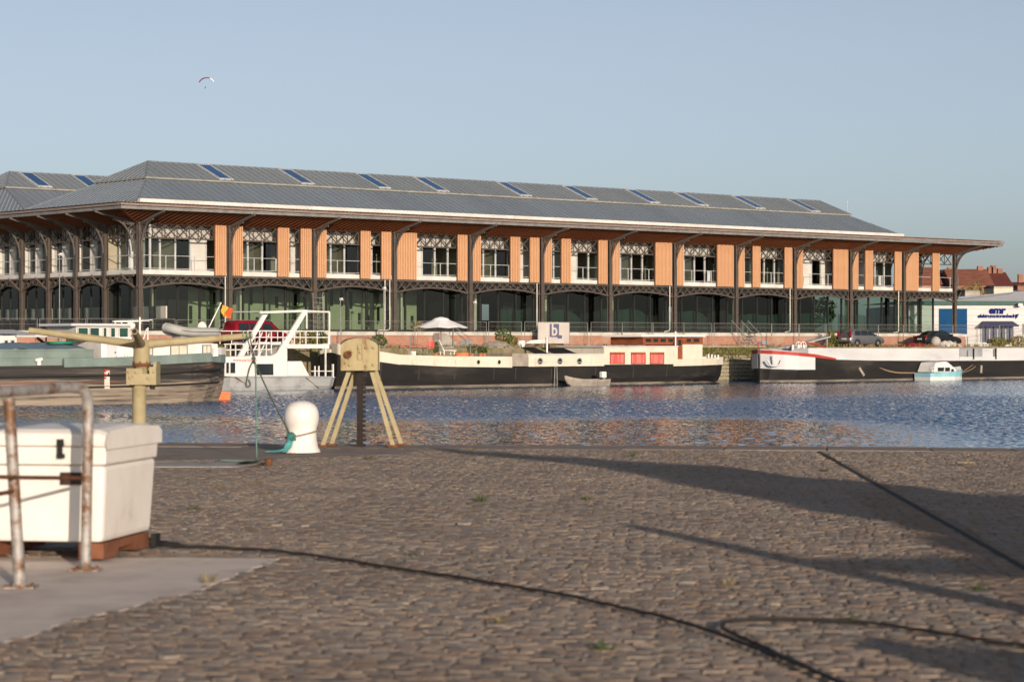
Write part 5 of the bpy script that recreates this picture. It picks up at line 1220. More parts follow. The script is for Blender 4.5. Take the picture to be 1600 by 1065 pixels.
# ================================================================ VEHICLES
def car(name, label, cat, u, d, L, W, prof, paint, wheel_r, wheels, belt, cabin, glasses, yaw=0.0, rear='wagon'):
    """prof: list of (x, z_top) along the car, x from the rear; cabin: (x0,x1) of the glasshouse."""
    t = thing(name, label, cat, (u,d,FARQ)); z0 = FARQ
    m = MB(); rows = []; hw = W/2
    for x, zt in prof:
        e = min(x, L-x); nar = 1-.16*max(0,1-e/.45)**2; w = hw*nar; zb = .20 if .3 < x < L-.3 else .30
        tum = max(0, zt-belt); wr = w-.26*tum-.02
        half = [(w*.94,zb),(w,zb+.18),(w,min(belt-.12,zt-.1)),(w*.975,min(belt,zt-.03)),(wr if tum > .08 else w*.90,zt-.02 if tum < .08 else zt-.06),(wr*.8 if tum > .08 else w*.6,zt)]
        rows.append([(u+x-L/2,d-a,z0+b) for a,b in half]+[(u+x-L/2,d+a,z0+b) for a,b in half[::-1]])
    m.loft(rows, closed=True, smooth=True); part('body', m, paint, t)
    def wall(s, x0, x1, zz0, zz1):     # side glass follows the tumblehome
        g = MB(); f = lambda z: hw*.985-.26*max(0,z-belt)
        p = [(u+x0[0]-L/2,d+s*(f(zz0)+.006),z0+zz0),(u+x1[0]-L/2,d+s*(f(zz0)+.006),z0+zz0),(u+x1[1]-L/2,d+s*(f(zz1)+.006),z0+zz1),(u+x0[1]-L/2,d+s*(f(zz1)+.006),z0+zz1)]
        q = [(a,b-s*.01,c) for a,b,c in p]
        return g.add(p+q, [(0,1,2,3),(7,6,5,4),(0,4,5,1),(1,5,6,2),(2,6,7,3),(3,7,4,0)])
    for (x0,x1,a,b) in glasses:
        for s in (-1,1): part('side_window', wall(s,x0,x1,a,b), car_glass, t)
    xr = next(x for x, z in prof if z > belt+.05)
    rs_, rt = cabin
    g = MB(); zt = max(z for _,z in prof)-.10
    g.add([(u+rs_[0]-L/2-.02,d-hw*.82,z0+belt+.03),(u+rs_[0]-L/2-.02,d+hw*.82,z0+belt+.03),(u+rs_[1]-L/2-.02,d+hw*.70,z0+zt),(u+rs_[1]-L/2-.02,d-hw*.70,z0+zt)], [(0,1,2,3)]); part('rear_window', g, car_glass, t)
    g = MB(); g.add([(u+rt[0]-L/2+.02,d-hw*.82,z0+belt+.03),(u+rt[0]-L/2+.02,d+hw*.82,z0+belt+.03),(u+rt[1]-L/2+.02,d+hw*.72,z0+zt),(u+rt[1]-L/2+.02,d-hw*.72,z0+zt)], [(3,2,1,0)]); part('windscreen', g, car_glass, t)
    for xw in wheels:
        for s in (-1,1):
            c = (u+xw-L/2,d+s*(hw-.10),z0+wheel_r); a = MB(); a.lathe([(wheel_r*.62,-.11),(wheel_r*.96,-.11),(wheel_r,-.06),(wheel_r,.06),(wheel_r*.96,.11),(wheel_r*.62,.11)],c,20,True,'y'); w = part('wheel', a, tyre_m, t)
            r = MB(); r.lathe([(wheel_r*.62,-.10),(wheel_r*.3,-.125),(wheel_r*.1,-.13)] if s < 0 else [(wheel_r*.62,.10),(wheel_r*.3,.125),(wheel_r*.1,.13)],c,16,True,'y'); part('rim', r, chrome, w)
            ar = MB(); n = 14; ar.tube([(c[0]+(wheel_r+.05)*math.cos(a_),d+s*(hw+.004),c[2]+(wheel_r+.05)*math.sin(a_)) for a_ in np.linspace(-.25,math.pi+.25,n)],.03,5); part('wheel_arch', ar, black_m, t)
    for s in (-1,1):
        a = MB(); zl = belt-.04 if rear != 'wagon' else belt+.0
        a.box(u-L/2-.03,u-L/2+.14,d+s*hw*.84-.06,d+s*hw*.84+.06,z0+zl-.2,z0+zl+.06+(.34 if rear == 'wagon' else 0)); part('tail_lamp', a, lamp_red, t)
        b = MB(); b.box(u+L/2-.2,u+L/2-.02,d+s*hw*.68-.15,d+s*hw*.68+.15,z0+.58,z0+.72); part('headlight', b, chrome, t)
        c_ = MB(); c_.box(u+rt[0]-L/2-.38,u+rt[0]-L/2-.22,d+s*(hw+.09)-.1,d+s*(hw+.09)+.1,z0+belt,z0+belt+.14); part('wing_mirror', c_, paint, t, bevel=.02)
    b = MB(); b.box(u-L/2-.035,u-L/2+.02,d-.26,d+.26,z0+(.62 if rear != 'van' else .8),z0+(.74 if rear != 'van' else .92)); part('number_plate', b, plate_w, t)
    b = MB(); b.box(u-L/2-.06,u-L/2+.1,d-hw*.86,d+hw*.86,z0+.30,z0+.44); part('bumper', b, black_m, t)
    t.rotation_euler = (0,0,TH+yaw)
    return t
car('station_wagon', 'silver grey station wagon parked on the far quay', 'car', U(1351,-5), -4.6, 4.35, 1.72,
    [(0,.78),(.06,1.0),(.32,1.42),(.6,1.49),(1.6,1.52),(2.4,1.48),(2.75,1.36),(3.25,1.0),(3.7,.90),(4.1,.80),(4.35,.62)], car_silver, .31, (.78,3.42), .95, ((.12,.36),(3.28,2.55)),
    [((.50,.62),(1.25,1.28),.99,1.38),((1.33,1.36),(2.12,2.1),.99,1.40),((2.2,2.18),(3.0,2.6),.99,1.37)], -.04, 'wagon')
car('dark_saloon', 'black saloon car parked on the far quay by the white rubble heap', 'car', U(1468,-5), -4.8, 4.6, 1.78,
    [(0,.80),(.15,.98),(.7,1.05),(1.15,1.30),(1.6,1.42),(2.2,1.44),(2.7,1.38),(3.3,1.02),(3.8,.90),(4.3,.78),(4.6,.58)], car_black, .32, (.85,3.62), .96, ((.62,1.35),(3.35,2.75)),
    [((.98,1.35),(1.62,1.68),1.0,1.31),((1.70,1.75),(2.42,2.38),1.0,1.33),((2.5,2.46),(3.15,2.7),1.0,1.31)], -.10, 'saloon')
car('red_van', 'crimson van parked on the far quay behind the white party boat', 'van', U(394,-5)+.5, -4.8, 4.7, 1.85,
    [(0,.95),(.04,1.25),(.18,1.83),(.5,1.92),(2.2,1.93),(3.0,1.86),(3.35,1.68),(3.8,1.22),(4.2,1.08),(4.6,.9),(4.7,.7)], car_red, .33, (.85,3.75), 1.15, ((.10,.24),(3.75,3.15)),
    [((.30,.34),(1.15,1.15),1.22,1.72),((1.27,1.27),(2.15,2.15),1.22,1.72),((2.3,2.3),(3.35,2.95),1.22,1.70)], .0, 'van')

# ================================================================ SMALL THINGS ON THE FAR QUAY
# banner
t = thing('site_banner', 'pale grey site banner with a dark blue letter b logo fixed to the fence', 'banner', (U(866,-2.4),-2.4,FARQ))
x0, x1 = U(841,-2.4), U(890,-2.4); z0, z1 = Z(866,536,-2.4), Z(866,503,-2.4)
m = MB(); n = 10; r0 = [(x0+(x1-x0)*k/n,-2.4+.03*math.sin(k*1.4),z0) for k in range(n+1)]; r1 = [(a,b,z1) for a,b,_ in r0]; m.loft([r0,r1],caps=False); m.loft([[(a,b+.02,c) for a,b,c in r0],[(a,b+.02,c) for a,b,c in r1]],caps=False); ban = part('sheet', m, mat('banner_grey',(.50,.46,.43),(.44,.4,.37),.8,.8), t)
cx = x0+(x1-x0)*.50; w = (x1-x0)*.145; zc = z0+(z1-z0)*.62; hh = (z1-z0)*.31
m = MB(); m.box(cx-w,cx+w,-2.46,-2.435,zc-hh,zc+hh); m.box(cx+w*.75,cx+w*1.65,-2.462,-2.44,zc-hh*1.22,zc-hh*.72); part('logo_block', m, mat('logo_blue',(.11,.115,.20),(.095,.1,.17),3,.8), ban)
tm = text_mesh('b', hh*2.5, .004, .03); lettering(ban, tm, MATS['banner_grey'], (cx-.02,-2.47,zc-hh*.75))
m = MB(); m.tube([(x0,-2.36,FARQ),(x0,-2.36,z1+.05)],.03,6); m.tube([(x1,-2.36,FARQ),(x1,-2.36,z1+.05)],.03,6); m.box(x0,x1,-2.35,-2.30,z0+.5,z0+.53); part('frame', m, steel_g, t)
# concrete steps beside the parasol
t = thing('concrete_steps', 'worn concrete steps with a sloping handrail up the brick platform', 'steps', (U(699,-1.6),-1.6,FARQ)); uc = U(699,-1.6)
for k in range(5): m = MB(); m.box(uc-1.0+k*.0,uc+1.0-k*.32,-1.9+.0,-1.13,FARQ+k*.22,FARQ+(k+1)*.22-.004); part('step', m, concrete, t)
m = MB(); m.tube([(uc-.3,-1.95,FARQ+1.95),(uc+1.9,-1.95,FARQ+.75),(uc+1.9,-1.95,FARQ)],.03,6); part('handrail', m, steel_g, t)
# steel stairs
t = thing('steel_stairs', 'small open steel stairs with handrails up the platform left of the barge bow', 'stairs', (U(1172,-1.7),-1.7,FARQ)); uc = U(1172,-1.7)
for k in range(5): m = MB(); m.box(uc-1.0+k*.28,uc+.1+k*.28,-2.0+k*.14,-1.8+k*.14,FARQ+.2+k*.24,FARQ+.24+k*.24); part('tread', m, steel_g, t)
for s in (-1.0,.15,1.0):
    m = MB(); m.tube([(uc+s,-2.1,FARQ),(uc+s,-2.1,FARQ+1.0),(uc+s-.75,-1.2,PLAT+1.05),(uc+s-.75,-1.2,PLAT)],.03,6); m.tube([(uc+s,-2.1,FARQ+.1),(uc+s-.75,-1.2,PLAT)],.035,6); part('handrail', m, steel_g, t)
# lamp posts and masts
for px, py0, py1, d, lab in ((93,515,395,-1.6,'slim pale lamp post in front of the hangar corner side'),(599.5,540,448,-3.0,'slim pale mast beside the two rain pipes'),(532,516,465,-.6,'short pole with floodlight inside the second arch right of the ladder'),(741,516,470,-.6,'short floodlight pole right of the parasol')):
    t = thing('lamp_post', lab, 'lamp post', (U(px,d),d,Z(px,py0,d) if d > -1 else FARQ), group='slim posts in front of the hangar'); a = P3(px,py0,d); b = P3(px,py1,d); zb = PLAT if d > -1 else FARQ
    m = MB(); m.tube([(a[0],d,zb),(a[0],d,b[2])],[.045,.03],8); part('pole', m, steel_g, t); m = MB(); m.box(b[0]-.04,b[0]+.16,d-.1,d+.06,b[2]-.1,b[2]+.01); m.bar((b[0]-.12,d,b[2]-.12),(b[0]+.3,d,b[2]-.16),.03,.03); part('lamp_head', m, white, t)
# ladders
for px, py0, py1, d, zz, lab in ((497.5,513,457,-.7,PLAT,'aluminium ladder standing upright beside the third hangar column'),(1495,455,428,.9,SLAB1,'pale ladder standing at the open right end of the hangar gallery')):
    w = .85 if px < 600 else .55; c = U(px,d); zt = Z(px,py1,d); t = thing('ladder', lab, 'ladder', (c,d,zz)); m = MB()
    for s in (-.5,.5): m.bar((c+s*w,d,zz),(c+s*w,d+.1,zt),.045,.05)
    part('rails', m, steel_g, t); k = zz+.3
    while k < zt-.1: m = MB(); m.bar((c-w*.5+.03,d+.05,k),(c+w*.5-.03,d+.05,k),.03,.04); part('rung', m, steel_g, t); k += .36
# the ladder at the end of the gallery stands on a bracket landing
m = MB(); m.box(LEN+.1,LEN+1.35,.5,1.4,SLAB1-.16,SLAB1-.004); part('ladder_landing', m, steel, hang)
# rubble, tarps, buoy
c = U(1462,-9.5); m = MB(); m.lathe([(.02,0),(.25,.06),(.4,.2),(.46,.42),(.40,.66),(.25,.82),(.05,.9)],(c,-9.5,FARQ),18); solo('mooring_buoy', m, concrete, (c,-9.5,FARQ), 'grey ball-shaped buoy standing in front of the black saloon', 'buoy')
def heap(name, label, cat, px0, px1, d, h, material, seed):
    a, b = U(px0,d), U(px1,d); m = MB(); n, q = 22, 9; rows = []
    for i in range(n+1):
        f = i/n; row = []
        for j in range(q+1):
            g = j/q; e = (math.sin(math.pi*f)**.7)*(math.sin(math.pi*g)**.7); nn = mnoise.noise((f*7+seed,g*4,seed))*.35+mnoise.noise((f*17+seed,g*9,seed))*.15
            row.append((a+(b-a)*f,d-.7+1.6*g,FARQ-.03+max(0,e*h*(1+nn))))
        rows.append(row)
    m.loft(rows,caps=False); return solo(name, m, material, (a,d,FARQ), label, cat)
heap('rubble_heap', 'low heap of white rubble bags in front of the black saloon', 'rubble', 1465,1497,-9.3,.55,mat('rubble_white',(.60,.57,.52),(.42,.39,.35),5,.9,bump=.5),4)
heap('red_tarpaulin', 'flat dark red tarpaulin heap on the quay behind the grey coaming', 'tarpaulin', 1404,1460,-9.8,.36,mat('red_tarp',(.26,.03,.03),(.19,.02,.02),3,.7,bump=.4),9)
heap('sand_heap', 'pale brown sand heap behind the party boat gantry', 'sand heap', 434,482,-2.9,1.25,mat('sand',(.50,.34,.25),(.42,.28,.2),4,.95,bump=.4),14)
heap('debris_pile', 'dark debris pile on the quay behind the houseboat plants', 'debris', 752,800,-9.6,.55,wood_grey,21)
t = thing('upturned_boat', 'small white upturned rowing boat lying on the quay below the banner', 'boat', (U(836,-4.5),-4.5,FARQ)); c = U(836,-4.5); m = MB()
m.loft([[(c+x,-4.5-w,FARQ+.3),(c+x,-4.5-w*.6,FARQ+.3+h),(c+x,-4.5+w*.6,FARQ+.3+h),(c+x,-4.5+w,FARQ+.3)] for x,w,h in ((-.95,.05,.05),(-.6,.42,.25),(.2,.5,.3),(.85,.4,.25))]); part('hull', m, white, t)
for s in (-.5,.5): m = MB(); m.box(c+s-.06,c+s+.06,-4.9,-4.1,FARQ,FARQ+.3); part('trestle', m, wood_grey, t)
m = MB(); c = U(814,-6); m.lathe([(.3,0),(.34,.5),(.28,.55),(.26,.1)],(c,-6,FARQ),14); solo('plastic_tub', m, white, (c,-6,FARQ), 'white plastic tub on the quay left of the upturned boat', 'tub')
t = thing('gangway', 'pale gangway plank sloping from the cargo barge bow to the quay', 'gangway', (U(1258,-13),-13,FARQ)); m = MB()
pa, pb_ = P3(1222,543,-13.5), (U(1293,-8.5),-8.5,FARQ+.85); m.bar(pa,pb_,.6,.09); part('plank', m, pale_grey, t)
m = MB(); m.bar((pb_[0]-.1,-8.5,FARQ),(pb_[0]-.1,-8.5,FARQ+.9),.14,.14); part('trestle', m, wood_grey, t)
m = MB(); m.tube(spline([P3(1236,541,-13),P3(1262,535.5,-13),P3(1290,542,-13)],8),.06,6); m.tube(spline([P3(1236,541,-13.6),P3(1262,535,-13.6),P3(1290,542,-13.6)],8),.06,6); solo('hatch_hoop', m, red_paint, P3(1262,545,-13), 'dark red bowed hoop lying over the cargo barge foredeck', 'hoop')
# bushes and grass of the far bank
def bush(label, px, d, w, h, n, material, seed, size=.11, zb=None, group='bushes on the far quay', nm='bush'):
    z = FARQ if zb is None else zb; c = U(px,d); t = thing(nm, label, 'bush', (c,d,z), group=group)
    m = leaves(MB(),(c,d,z+h*.55),(w/2,w*.4,h*.52),n,size,seed,.5); part('foliage', m, material, t)
    m = MB(); rg = random.Random(seed)
    for k in range(4): m.tube([(c,d,z),(c+rg.uniform(-.3,.3)*w,d+rg.uniform(-.2,.2)*w,z+h*.7)],[.03,.012],5)
    part('stem', m, bark, t)
bush('tall green reed clump left of the plastic tub on the quay', 787,-7.5,1.5,1.35,420,leaf_m,1)
bush('lower green weed clump beside the reed clump', 801,-7.8,.9,.8,200,leaf_y,2)
bush('leafy shrub on the quay seen under the party boat upper deck', 478,-10.2,1.8,1.1,500,leaf_y,3)
bush('dark shrub on the quay at the party boat stern post', 497,-10.2,1.5,1.2,400,leaf_m,4)
bush('slender weed bush at the right end of the gangway', 1298,-3.2,1.0,1.4,300,leaf_y,5)
bush('small weed bush by the fence foot left of the silver wagon', 1308,-3.6,.7,.8,160,leaf_m,6)
bush('low green bush behind the houseboat bow rail', 592,-10.0,1.3,.9,300,leaf_m,7)
bush('ochre dry bush behind the parasol left edge', 654,-.6,1.3,.75,240,leaf_dry,8,zb=PLAT)
bush('brown weed clump on the quay at the right edge of the picture', 1560,-9.0,2.4,.75,500,leaf_y,9)
bush('dry weed clump beyond the stern coaming at the right edge', 1590,-9.2,2.0,.9,420,leaf_dry,10)
m = MB(); rg = random.Random(11)
for k in range(900):
    dd = rg.choice((rg.uniform(-10.9,-10.2), rg.uniform(-10.8,-3), rg.uniform(-2.6,-1.2))); uu = rg.uniform(-10,U(1600,-10))
    blades(m,(uu,dd,FARQ),6,rg.uniform(.15,.42),.22,k,.02)
solo('quay_grass', m, leaf_dry, (0,-10,FARQ), 'dry grass growing along the edge of the far quay', 'grass', kind='stuff')
m = MB()
for k in range(500):
    uu = rg.uniform(U(1095,-11.1),U(1190,-11.1)); zz = FARQ+.05-abs(rg.gauss(0,.35)); blades(m,(uu,-11.12,zz),5,-.28,.14,k,.02)
solo('hanging_weeds', m, leaf_y, (U(1140,-11),-11,FARQ), 'olive weeds hanging over the top of the stone quay wall', 'weeds', kind='stuff')

# ================================================================ WORKSHOP AND HOUSES ON THE RIGHT
EYW = 226.0
def VX(px, y): return (px-800)/FPX*y
def VZ(py, y): return EYE+(HORIZON-py)/FPX*y
em = thing('workshop_building', 'low white workshop with green eaves, blue doors and emr lettering', 'building', (VX(1560,EYW),EYW,.95), 'W')
xa, xb = VX(1412,EYW), VX(1700,EYW); zt = VZ(476,EYW); zg = .95
m = MB(); m.box(xa,xb,EYW,EYW+24,zg,zt); part('wall', m, emr_white, em)
for k in range(6): 
    zz = zg+.55+k*.62; mm = MB(); mm.box(xa,xb,EYW-.012,EYW-.002,zz,zz+.025); part('cladding_joint', mm, mid_grey, em)
m = MB(); m.box(xa-.3,xb+.3,EYW-.25,EYW+.1,zt,zt+.38); part('green_eaves', m, green_trim, em)
m = MB(); zr = VZ(458,EYW+14); m.add([(xa-.3,EYW-.2,zt+.39),(xb+.3,EYW-.2,zt+.39),(xb+.3,EYW+14,zr+.6),(VX(1560,EYW+14),EYW+14,zr),(xa+2,EYW+14,zr-.9),(xa-.3,EYW+26,zt+.4),(xb+.3,EYW+26,zt+.4)], [(0,3,4),(0,1,3),(1,2,3),(4,3,2,6,5),(0,4,5)]); part('roof', m, membrane, em)
m = MB(); m.bar((VX(1505,EYW),EYW+1.5,zt+.75),(VX(1585,EYW+13),EYW+13,zr+.12),.12,.1); part('roof_seam', m, mid_grey, em)
m = MB(); m.box(VX(1467,EYW),VX(1511,EYW),EYW-.06,EYW+.05,VZ(521,EYW),VZ(481.5,EYW)); part('roller_door', m, blue_door, em)
m = MB(); x0, x1 = VX(1530,EYW), VX(1587,EYW); m.add([(x0,EYW-1.2,VZ(507,EYW)),(x1,EYW-1.2,VZ(507,EYW)),(x1-.3,EYW,VZ(501,EYW)),(x0+.3,EYW,VZ(501,EYW)),(x0,EYW-1.2,VZ(509,EYW)),(x1,EYW-1.2,VZ(509,EYW))], [(0,1,2,3),(4,5,1,0),(0,3,4),(1,5,2)]); aw = part('awning', m, mat('awning_blue',(.06,.065,.12),(.05,.055,.1),2,.6), em)
m = MB(); m.box(x0-.05,x1+.05,EYW-1.25,EYW-1.15,VZ(509.5,EYW),VZ(506.8,EYW)); part('awning_edge', m, navy, aw)
fr_ = MB(); fr_.box(x0+.2,x1-.2,EYW-.05,EYW+.02,VZ(534,EYW),VZ(509,EYW)); en = part('entrance_glazing', fr_, mat('blue_grey_glass',(.045,.055,.085),(.07,.08,.11),2,.15), em)
for k in range(9): mm = MB(); xx = x0+.2+(x1-x0-.4)*k/8; mm.box(xx-.05,xx+.05,EYW-.1,EYW-.05,VZ(534,EYW),VZ(509,EYW)); part('glazing_bar', mm, navy if k % 2 else white_frame, en)
m = MB(); m.box(VX(1597.5,EYW),VX(1640,EYW),EYW-.05,EYW+.02,VZ(521,EYW),VZ(505,EYW)); part('window', m, car_glass, em)
m = MB(); m.box(VX(1588,EYW),VX(1595,EYW),EYW-.9,EYW-.3,VZ(478,EYW),VZ(473.5,EYW)); m.bar((VX(1590,EYW),EYW-.4,VZ(476,EYW)),(VX(1582,EYW),EYW,VZ(478.5,EYW)),.08,.08); part('wall_lamp', m, pale_grey, em)
tm = text_mesh('emr', .98, .03, .045, .12, .98); lettering(em, tm, navy, (VX(1557.5,EYW),EYW-.06,VZ(489,EYW)))
tm = text_mesh('elektromotorenbedrijf', .50, .02, .020, .22, .88); lettering(em, tm, navy, (VX(1558.5,EYW),EYW-.05,VZ(495.5,EYW)))
def house(label, y, px0, px1, pye, pyr, wallm, roofm, ridge='x', depth=9, pyb=500, chim=None, win=()):
    x0, x1 = VX(px0,y), VX(px1,y); ze, zr = VZ(pye,y), VZ(pyr,y); t = thing('brick_house', label, 'house', ((x0+x1)/2,y,.93), 'W')
    m = MB(); m.box(x0,x1,y,y+depth,.93,ze); w = part('wall', m, wallm, t)
    m = MB(); o = .25
    if ridge == 'x':
        m.add([(x0-o,y-o,ze-.1),(x1+o,y-o,ze-.1),(x1+o,y+depth/2,zr),(x0-o,y+depth/2,zr),(x0-o,y+depth+o,ze-.1),(x1+o,y+depth+o,ze-.1)], [(0,1,2,3),(3,2,5,4),(0,3,4),(1,5,2)])
    else:
        xm = (x0+x1)/2; m.add([(x0-o,y-o,ze-.1),(x1+o,y-o,ze-.1),(xm,y-o,zr),(x0-o,y+depth,ze-.1),(x1+o,y+depth,ze-.1),(xm,y+depth,zr)], [(0,2,5,3),(1,4,5,2),(0,1,2),(3,5,4)])
    rf = part('roof', m, roofm, t)
    if chim:
        for (pc, h) in chim: m = MB(); xc = VX(pc,y+depth/2); m.box(xc-.32,xc+.32,y+depth/2-.4,y+depth/2+.4,zr-1.2,zr+h); part('chimney', m, brickhouse, rf)
    for (a, b, c_, e) in win: window_w(t, VX(a,y), VX(b,y), VZ(e,y), VZ(c_,y), y)
    return t
def window_w(t, x0, x1, z0, z1, y):
    m = MB(); m.box(x0,x1,y-.05,y+.02,z0,z1); f = part('window', m, white_frame, t); m = MB(); m.box(x0+.1,x1-.1,y-.07,y-.05,z0+.1,z1-.1); part('pane', m, car_glass, f)
HY = 300.0
house('brick house with broad red tiled roof seen through the open gallery end', HY, 1418,1470,443,415,brickhouse,tile_red,'x',10)
house('house with dark slate roof between the gallery column and slat screen', HY+2, 1466,1491,445,419,brickhouse,slate,'x',10,chim=((1484,.3),))
house('brick house with long orange red tiled roof beyond the hangar end', HY-1, 1489,1551,444,418,brickhouse,tile_red,'x',10,chim=((1531,.4),))
house('brick house with darker red tiled roof at the far right', HY+1, 1546,1581,445.5,423,brickhouse,tile_dark,'x',10,chim=((1547,.7),(1552,.9),(1562,.5)))
house('low cream rendered annex in front of the dark red roof', HY-14, 1553,1583,447,445,mat('annex_cream',(.60,.54,.44),(.52,.46,.38),.8,.8),slate,'x',6)
house('small distant red roofed house at the right edge of the picture', HY+40, 1590,1612,445,439,brickhouse,tile_dark,'x',9,chim=((1594,1.2),))
house('low red brick shed right of the cream annex', HY-10, 1584,1640,455,452.5,brickhouse,mid_grey,'x',6)
house('low grey concrete garage below the trees beyond the hangar', HY-24, 1508,1531,453,451.5,concrete,slate,'x',6)
def tree(label, px, y, zb, w, h, n, material, seed, size, frame_xy=None):
    x = VX(px,y) if frame_xy is None else frame_xy; t = thing('small_tree', label, 'tree', (x,y,zb), 'W'); rg = random.Random(seed)
    m = MB(); m.tube([(x,y,zb),(x+.1,y,zb+h*.35),(x,y,zb+h*.75)],[w*.05,w*.035,.03],8)
    for k in range(6): a = rg.uniform(0,6.28); m.tube([(x,y,zb+h*(.3+.05*k)),(x+w*.35*math.cos(a),y+w*.35*math.sin(a),zb+h*(.55+.06*k))],[w*.022,.012],5)
    part('trunk', m, bark, t); m = MB()
    for k in range(11):
        a = rg.uniform(0,6.28); q = rg.uniform(.1,.36)*w; leaves(m,(x+q*math.cos(a),y+q*math.sin(a),zb+h*rg.uniform(.42,.86)),(w*rg.uniform(.14,.24),)*2+(h*rg.uniform(.10,.17),),n//11,size,seed*31+k)
    part('crown', m, material, t); return t
tree('rounded olive green tree just right of the gallery ladder', 1509,HY-20,.93,4.8,8.0,1500,leaf_y,41,.17)
tree('smaller olive tree left of the cream annex', 1535,HY-22,.93,3.2,6.6,900,leaf_y,42,.16)
tree('bushy green tree low behind the open ground floor of the hangar', 1268,HY-60,.93,7,5.6,1500,leaf_m,43,.2)

# ================================================================ PARAGLIDER
py_ = 1350.0; c = V(323,121,py_)
t = thing('paraglider', 'tiny magenta and white paraglider high in the left sky', 'paraglider', (c.x,py_,c.z-6.5), 'W')
arc = lambda a: Vector((c.x+4.6*math.sin(a), py_, c.z-4.4+4.2*math.cos(a)))
for nm, a0, a1, mt in (('magenta_wing',-1.2,.42,mat('magenta_cloth',(.30,.03,.12),(.22,.02,.1),.5,.7)),('white_wing',.42,1.1,umbrella_m)):
    m = MB(); rows = []
    for a in np.linspace(a0,a1,9):
        p = arc(a); q = Vector((math.sin(a),0,math.cos(a))); ch = 1.35*math.cos(a*.8)
        rows.append([tuple(p+Vector((0,-ch,0))),tuple(p+q*.42+Vector((0,-ch*.4,0))),tuple(p+q*.3+Vector((0,ch*.5,0))),tuple(p+Vector((0,ch,0))),tuple(p-q*.05)])
    m.loft(rows,closed=True,smooth=True); part(nm, m, mt, t)
m = MB(); pl = V(321,137,py_)
for a in np.linspace(-1.1,1.0,7): m.bar(arc(a),(pl.x,py_,pl.z+.5),.012,.012)
part('lines', m, mid_grey, t)
m = MB()
m.loft([[(pl.x+w*math.cos(k*math.pi/4)+x,py_+w*.7*math.sin(k*math.pi/4)+y,pl.z+z) for k in range(8)] for x,y,z,w in ((.0,0,.95,.06),(0,0,.9,.13),(0,0,.75,.14),(0,0,.66,.08),(0,0,.6,.2),(0,0,.35,.24),(0,.05,.05,.24),(-.1,-.1,-.1,.22),(-.3,-.4,-.12,.17),(-.45,-.7,-.1,.13),(-.5,-.75,-.45,.1),(-.5,-.75,-.75,.08))],closed=True,smooth=True)
solo('person', m, mat('dark_flying_suit',(.03,.035,.04),(.02,.025,.03),2,.8), (pl.x,py_,pl.z), 'tiny dark-suited pilot sitting in a harness under the paraglider', 'person', 'W')

# ================================================================ NEAR QUAY: MOORING BOLLARD
b = G(471,707); b.z = .012
t = thing('mooring_bollard', 'white painted domed mooring bollard on the near quay edge', 'bollard', tuple(b), 'W')
m = MB(); m.lathe([(.255,0),(.245,.03),(.222,.07),(.205,.16),(.200,.26),(.205,.33),(.222,.38),(.232,.42),(.235,.48),(.228,.54),(.205,.60),(.165,.645),(.105,.675),(.04,.688),(.005,.69)],tuple(b),40); part('post', m, bollard_m, t)
rk = thing('rope_knot', 'frayed blue-green rope knotted round the white bollard', 'rope', tuple(b), 'W')
m = MB(); n = 26; m.tube([(b.x+.222*math.cos(a),b.y+.222*math.sin(a),b.z+.245-.05*math.cos(a+2.9)) for a in np.linspace(0,2*math.pi,n)],.011,6,cap=False); part('loop', m, rope_tan, rk)
kx, ky = b.x-.115, b.y-.215; kz = b.z+.22
m = MB(); rg = random.Random(8)
for k in range(9): m.tube(spline([(kx+rg.uniform(-.05,.05),ky+rg.uniform(-.04,.0),kz+rg.uniform(-.05,.05)) for _ in range(5)],5),.014,5)
part('knot', m, rope_green, rk)
m = MB()
for k in range(34):
    e = rg.uniform(-.30,.02); m.tube(spline([(kx+rg.uniform(-.03,.03),ky-.01,kz-.02),(kx-.03+rg.uniform(-.06,.04),ky-.04,kz-.14),(kx-.05+e*.4,ky-.06+rg.uniform(-.03,.05),.05),(kx-.07+e,ky-.05+rg.uniform(-.05,.08),.022+rg.uniform(0,.015))],4),.006,4)
part('frayed_strands', m, mat('frayed_rope',(.06,.24,.25),(.10,.32,.33),20,.9), rk)

# ================================================================ RACK GEAR ON TRESTLE LEGS
yb = 32.75
def T3(px, py, y): return tuple(V(px,py,y))
tb = V(562,697,yb); zg = .02
t = thing('sluice_gear', 'rusty yellow sluice gear box on four splayed legs with toothed rack', 'sluice gear', (tb.x,yb,zg), 'W')
for (bx, by, tx, ty, y0, y1) in ((504,696.5,546,577,32.6,32.75),(518,694,556,577,33.05,32.95),(614,696.5,580,577,32.6,32.75),(627,694,586,577,33.05,32.95)):
    p = V(bx,by,y0); q = V(tx,ty,y1); m = MB(); p.z = zg; dv = (q-p).normalized(); sx = Vector((0,1,0)).cross(dv).normalized()
    m.bar(p,q,.058,.014,up=(0,1,0)); m.bar(p+sx*.024+Vector((0,.03,0)),q+sx*.024+Vector((0,.03,0)),.014,.06,up=(0,1,0)); lg = part('leg', m, yellow_old, t)
    m = MB(); m.box(p.x-.07,p.x+.07,p.y-.07,p.y+.07,0,.03); part('foot_plate', m, rust, lg)
x0, x1 = V(534.5,550,yb).x, V(590.5,550,yb).x; zb, zt = V(0,577,yb).z, V(0,540,yb).z
m = MB(); n = 10; arch = [(x0,zb),(x1,zb),(x1,zt)]+[((x0+x1)/2+(x1-x0)/2*math.cos(a),zt+.10*math.sin(a)) for a in np.linspace(.12,math.pi-.12,n)]+[(x0,zt)]
m.prism(arch,'y',yb-.16,yb+.30); gb = part('gear_box', m, yellow_rust, t, bevel=.008)
m = MB(); cap_ = [((x0+x1)/2+((x1-x0)/2+.012)*math.cos(a),zt+.015+.105*math.sin(a)) for a in np.linspace(.05,math.pi-.05,14)]
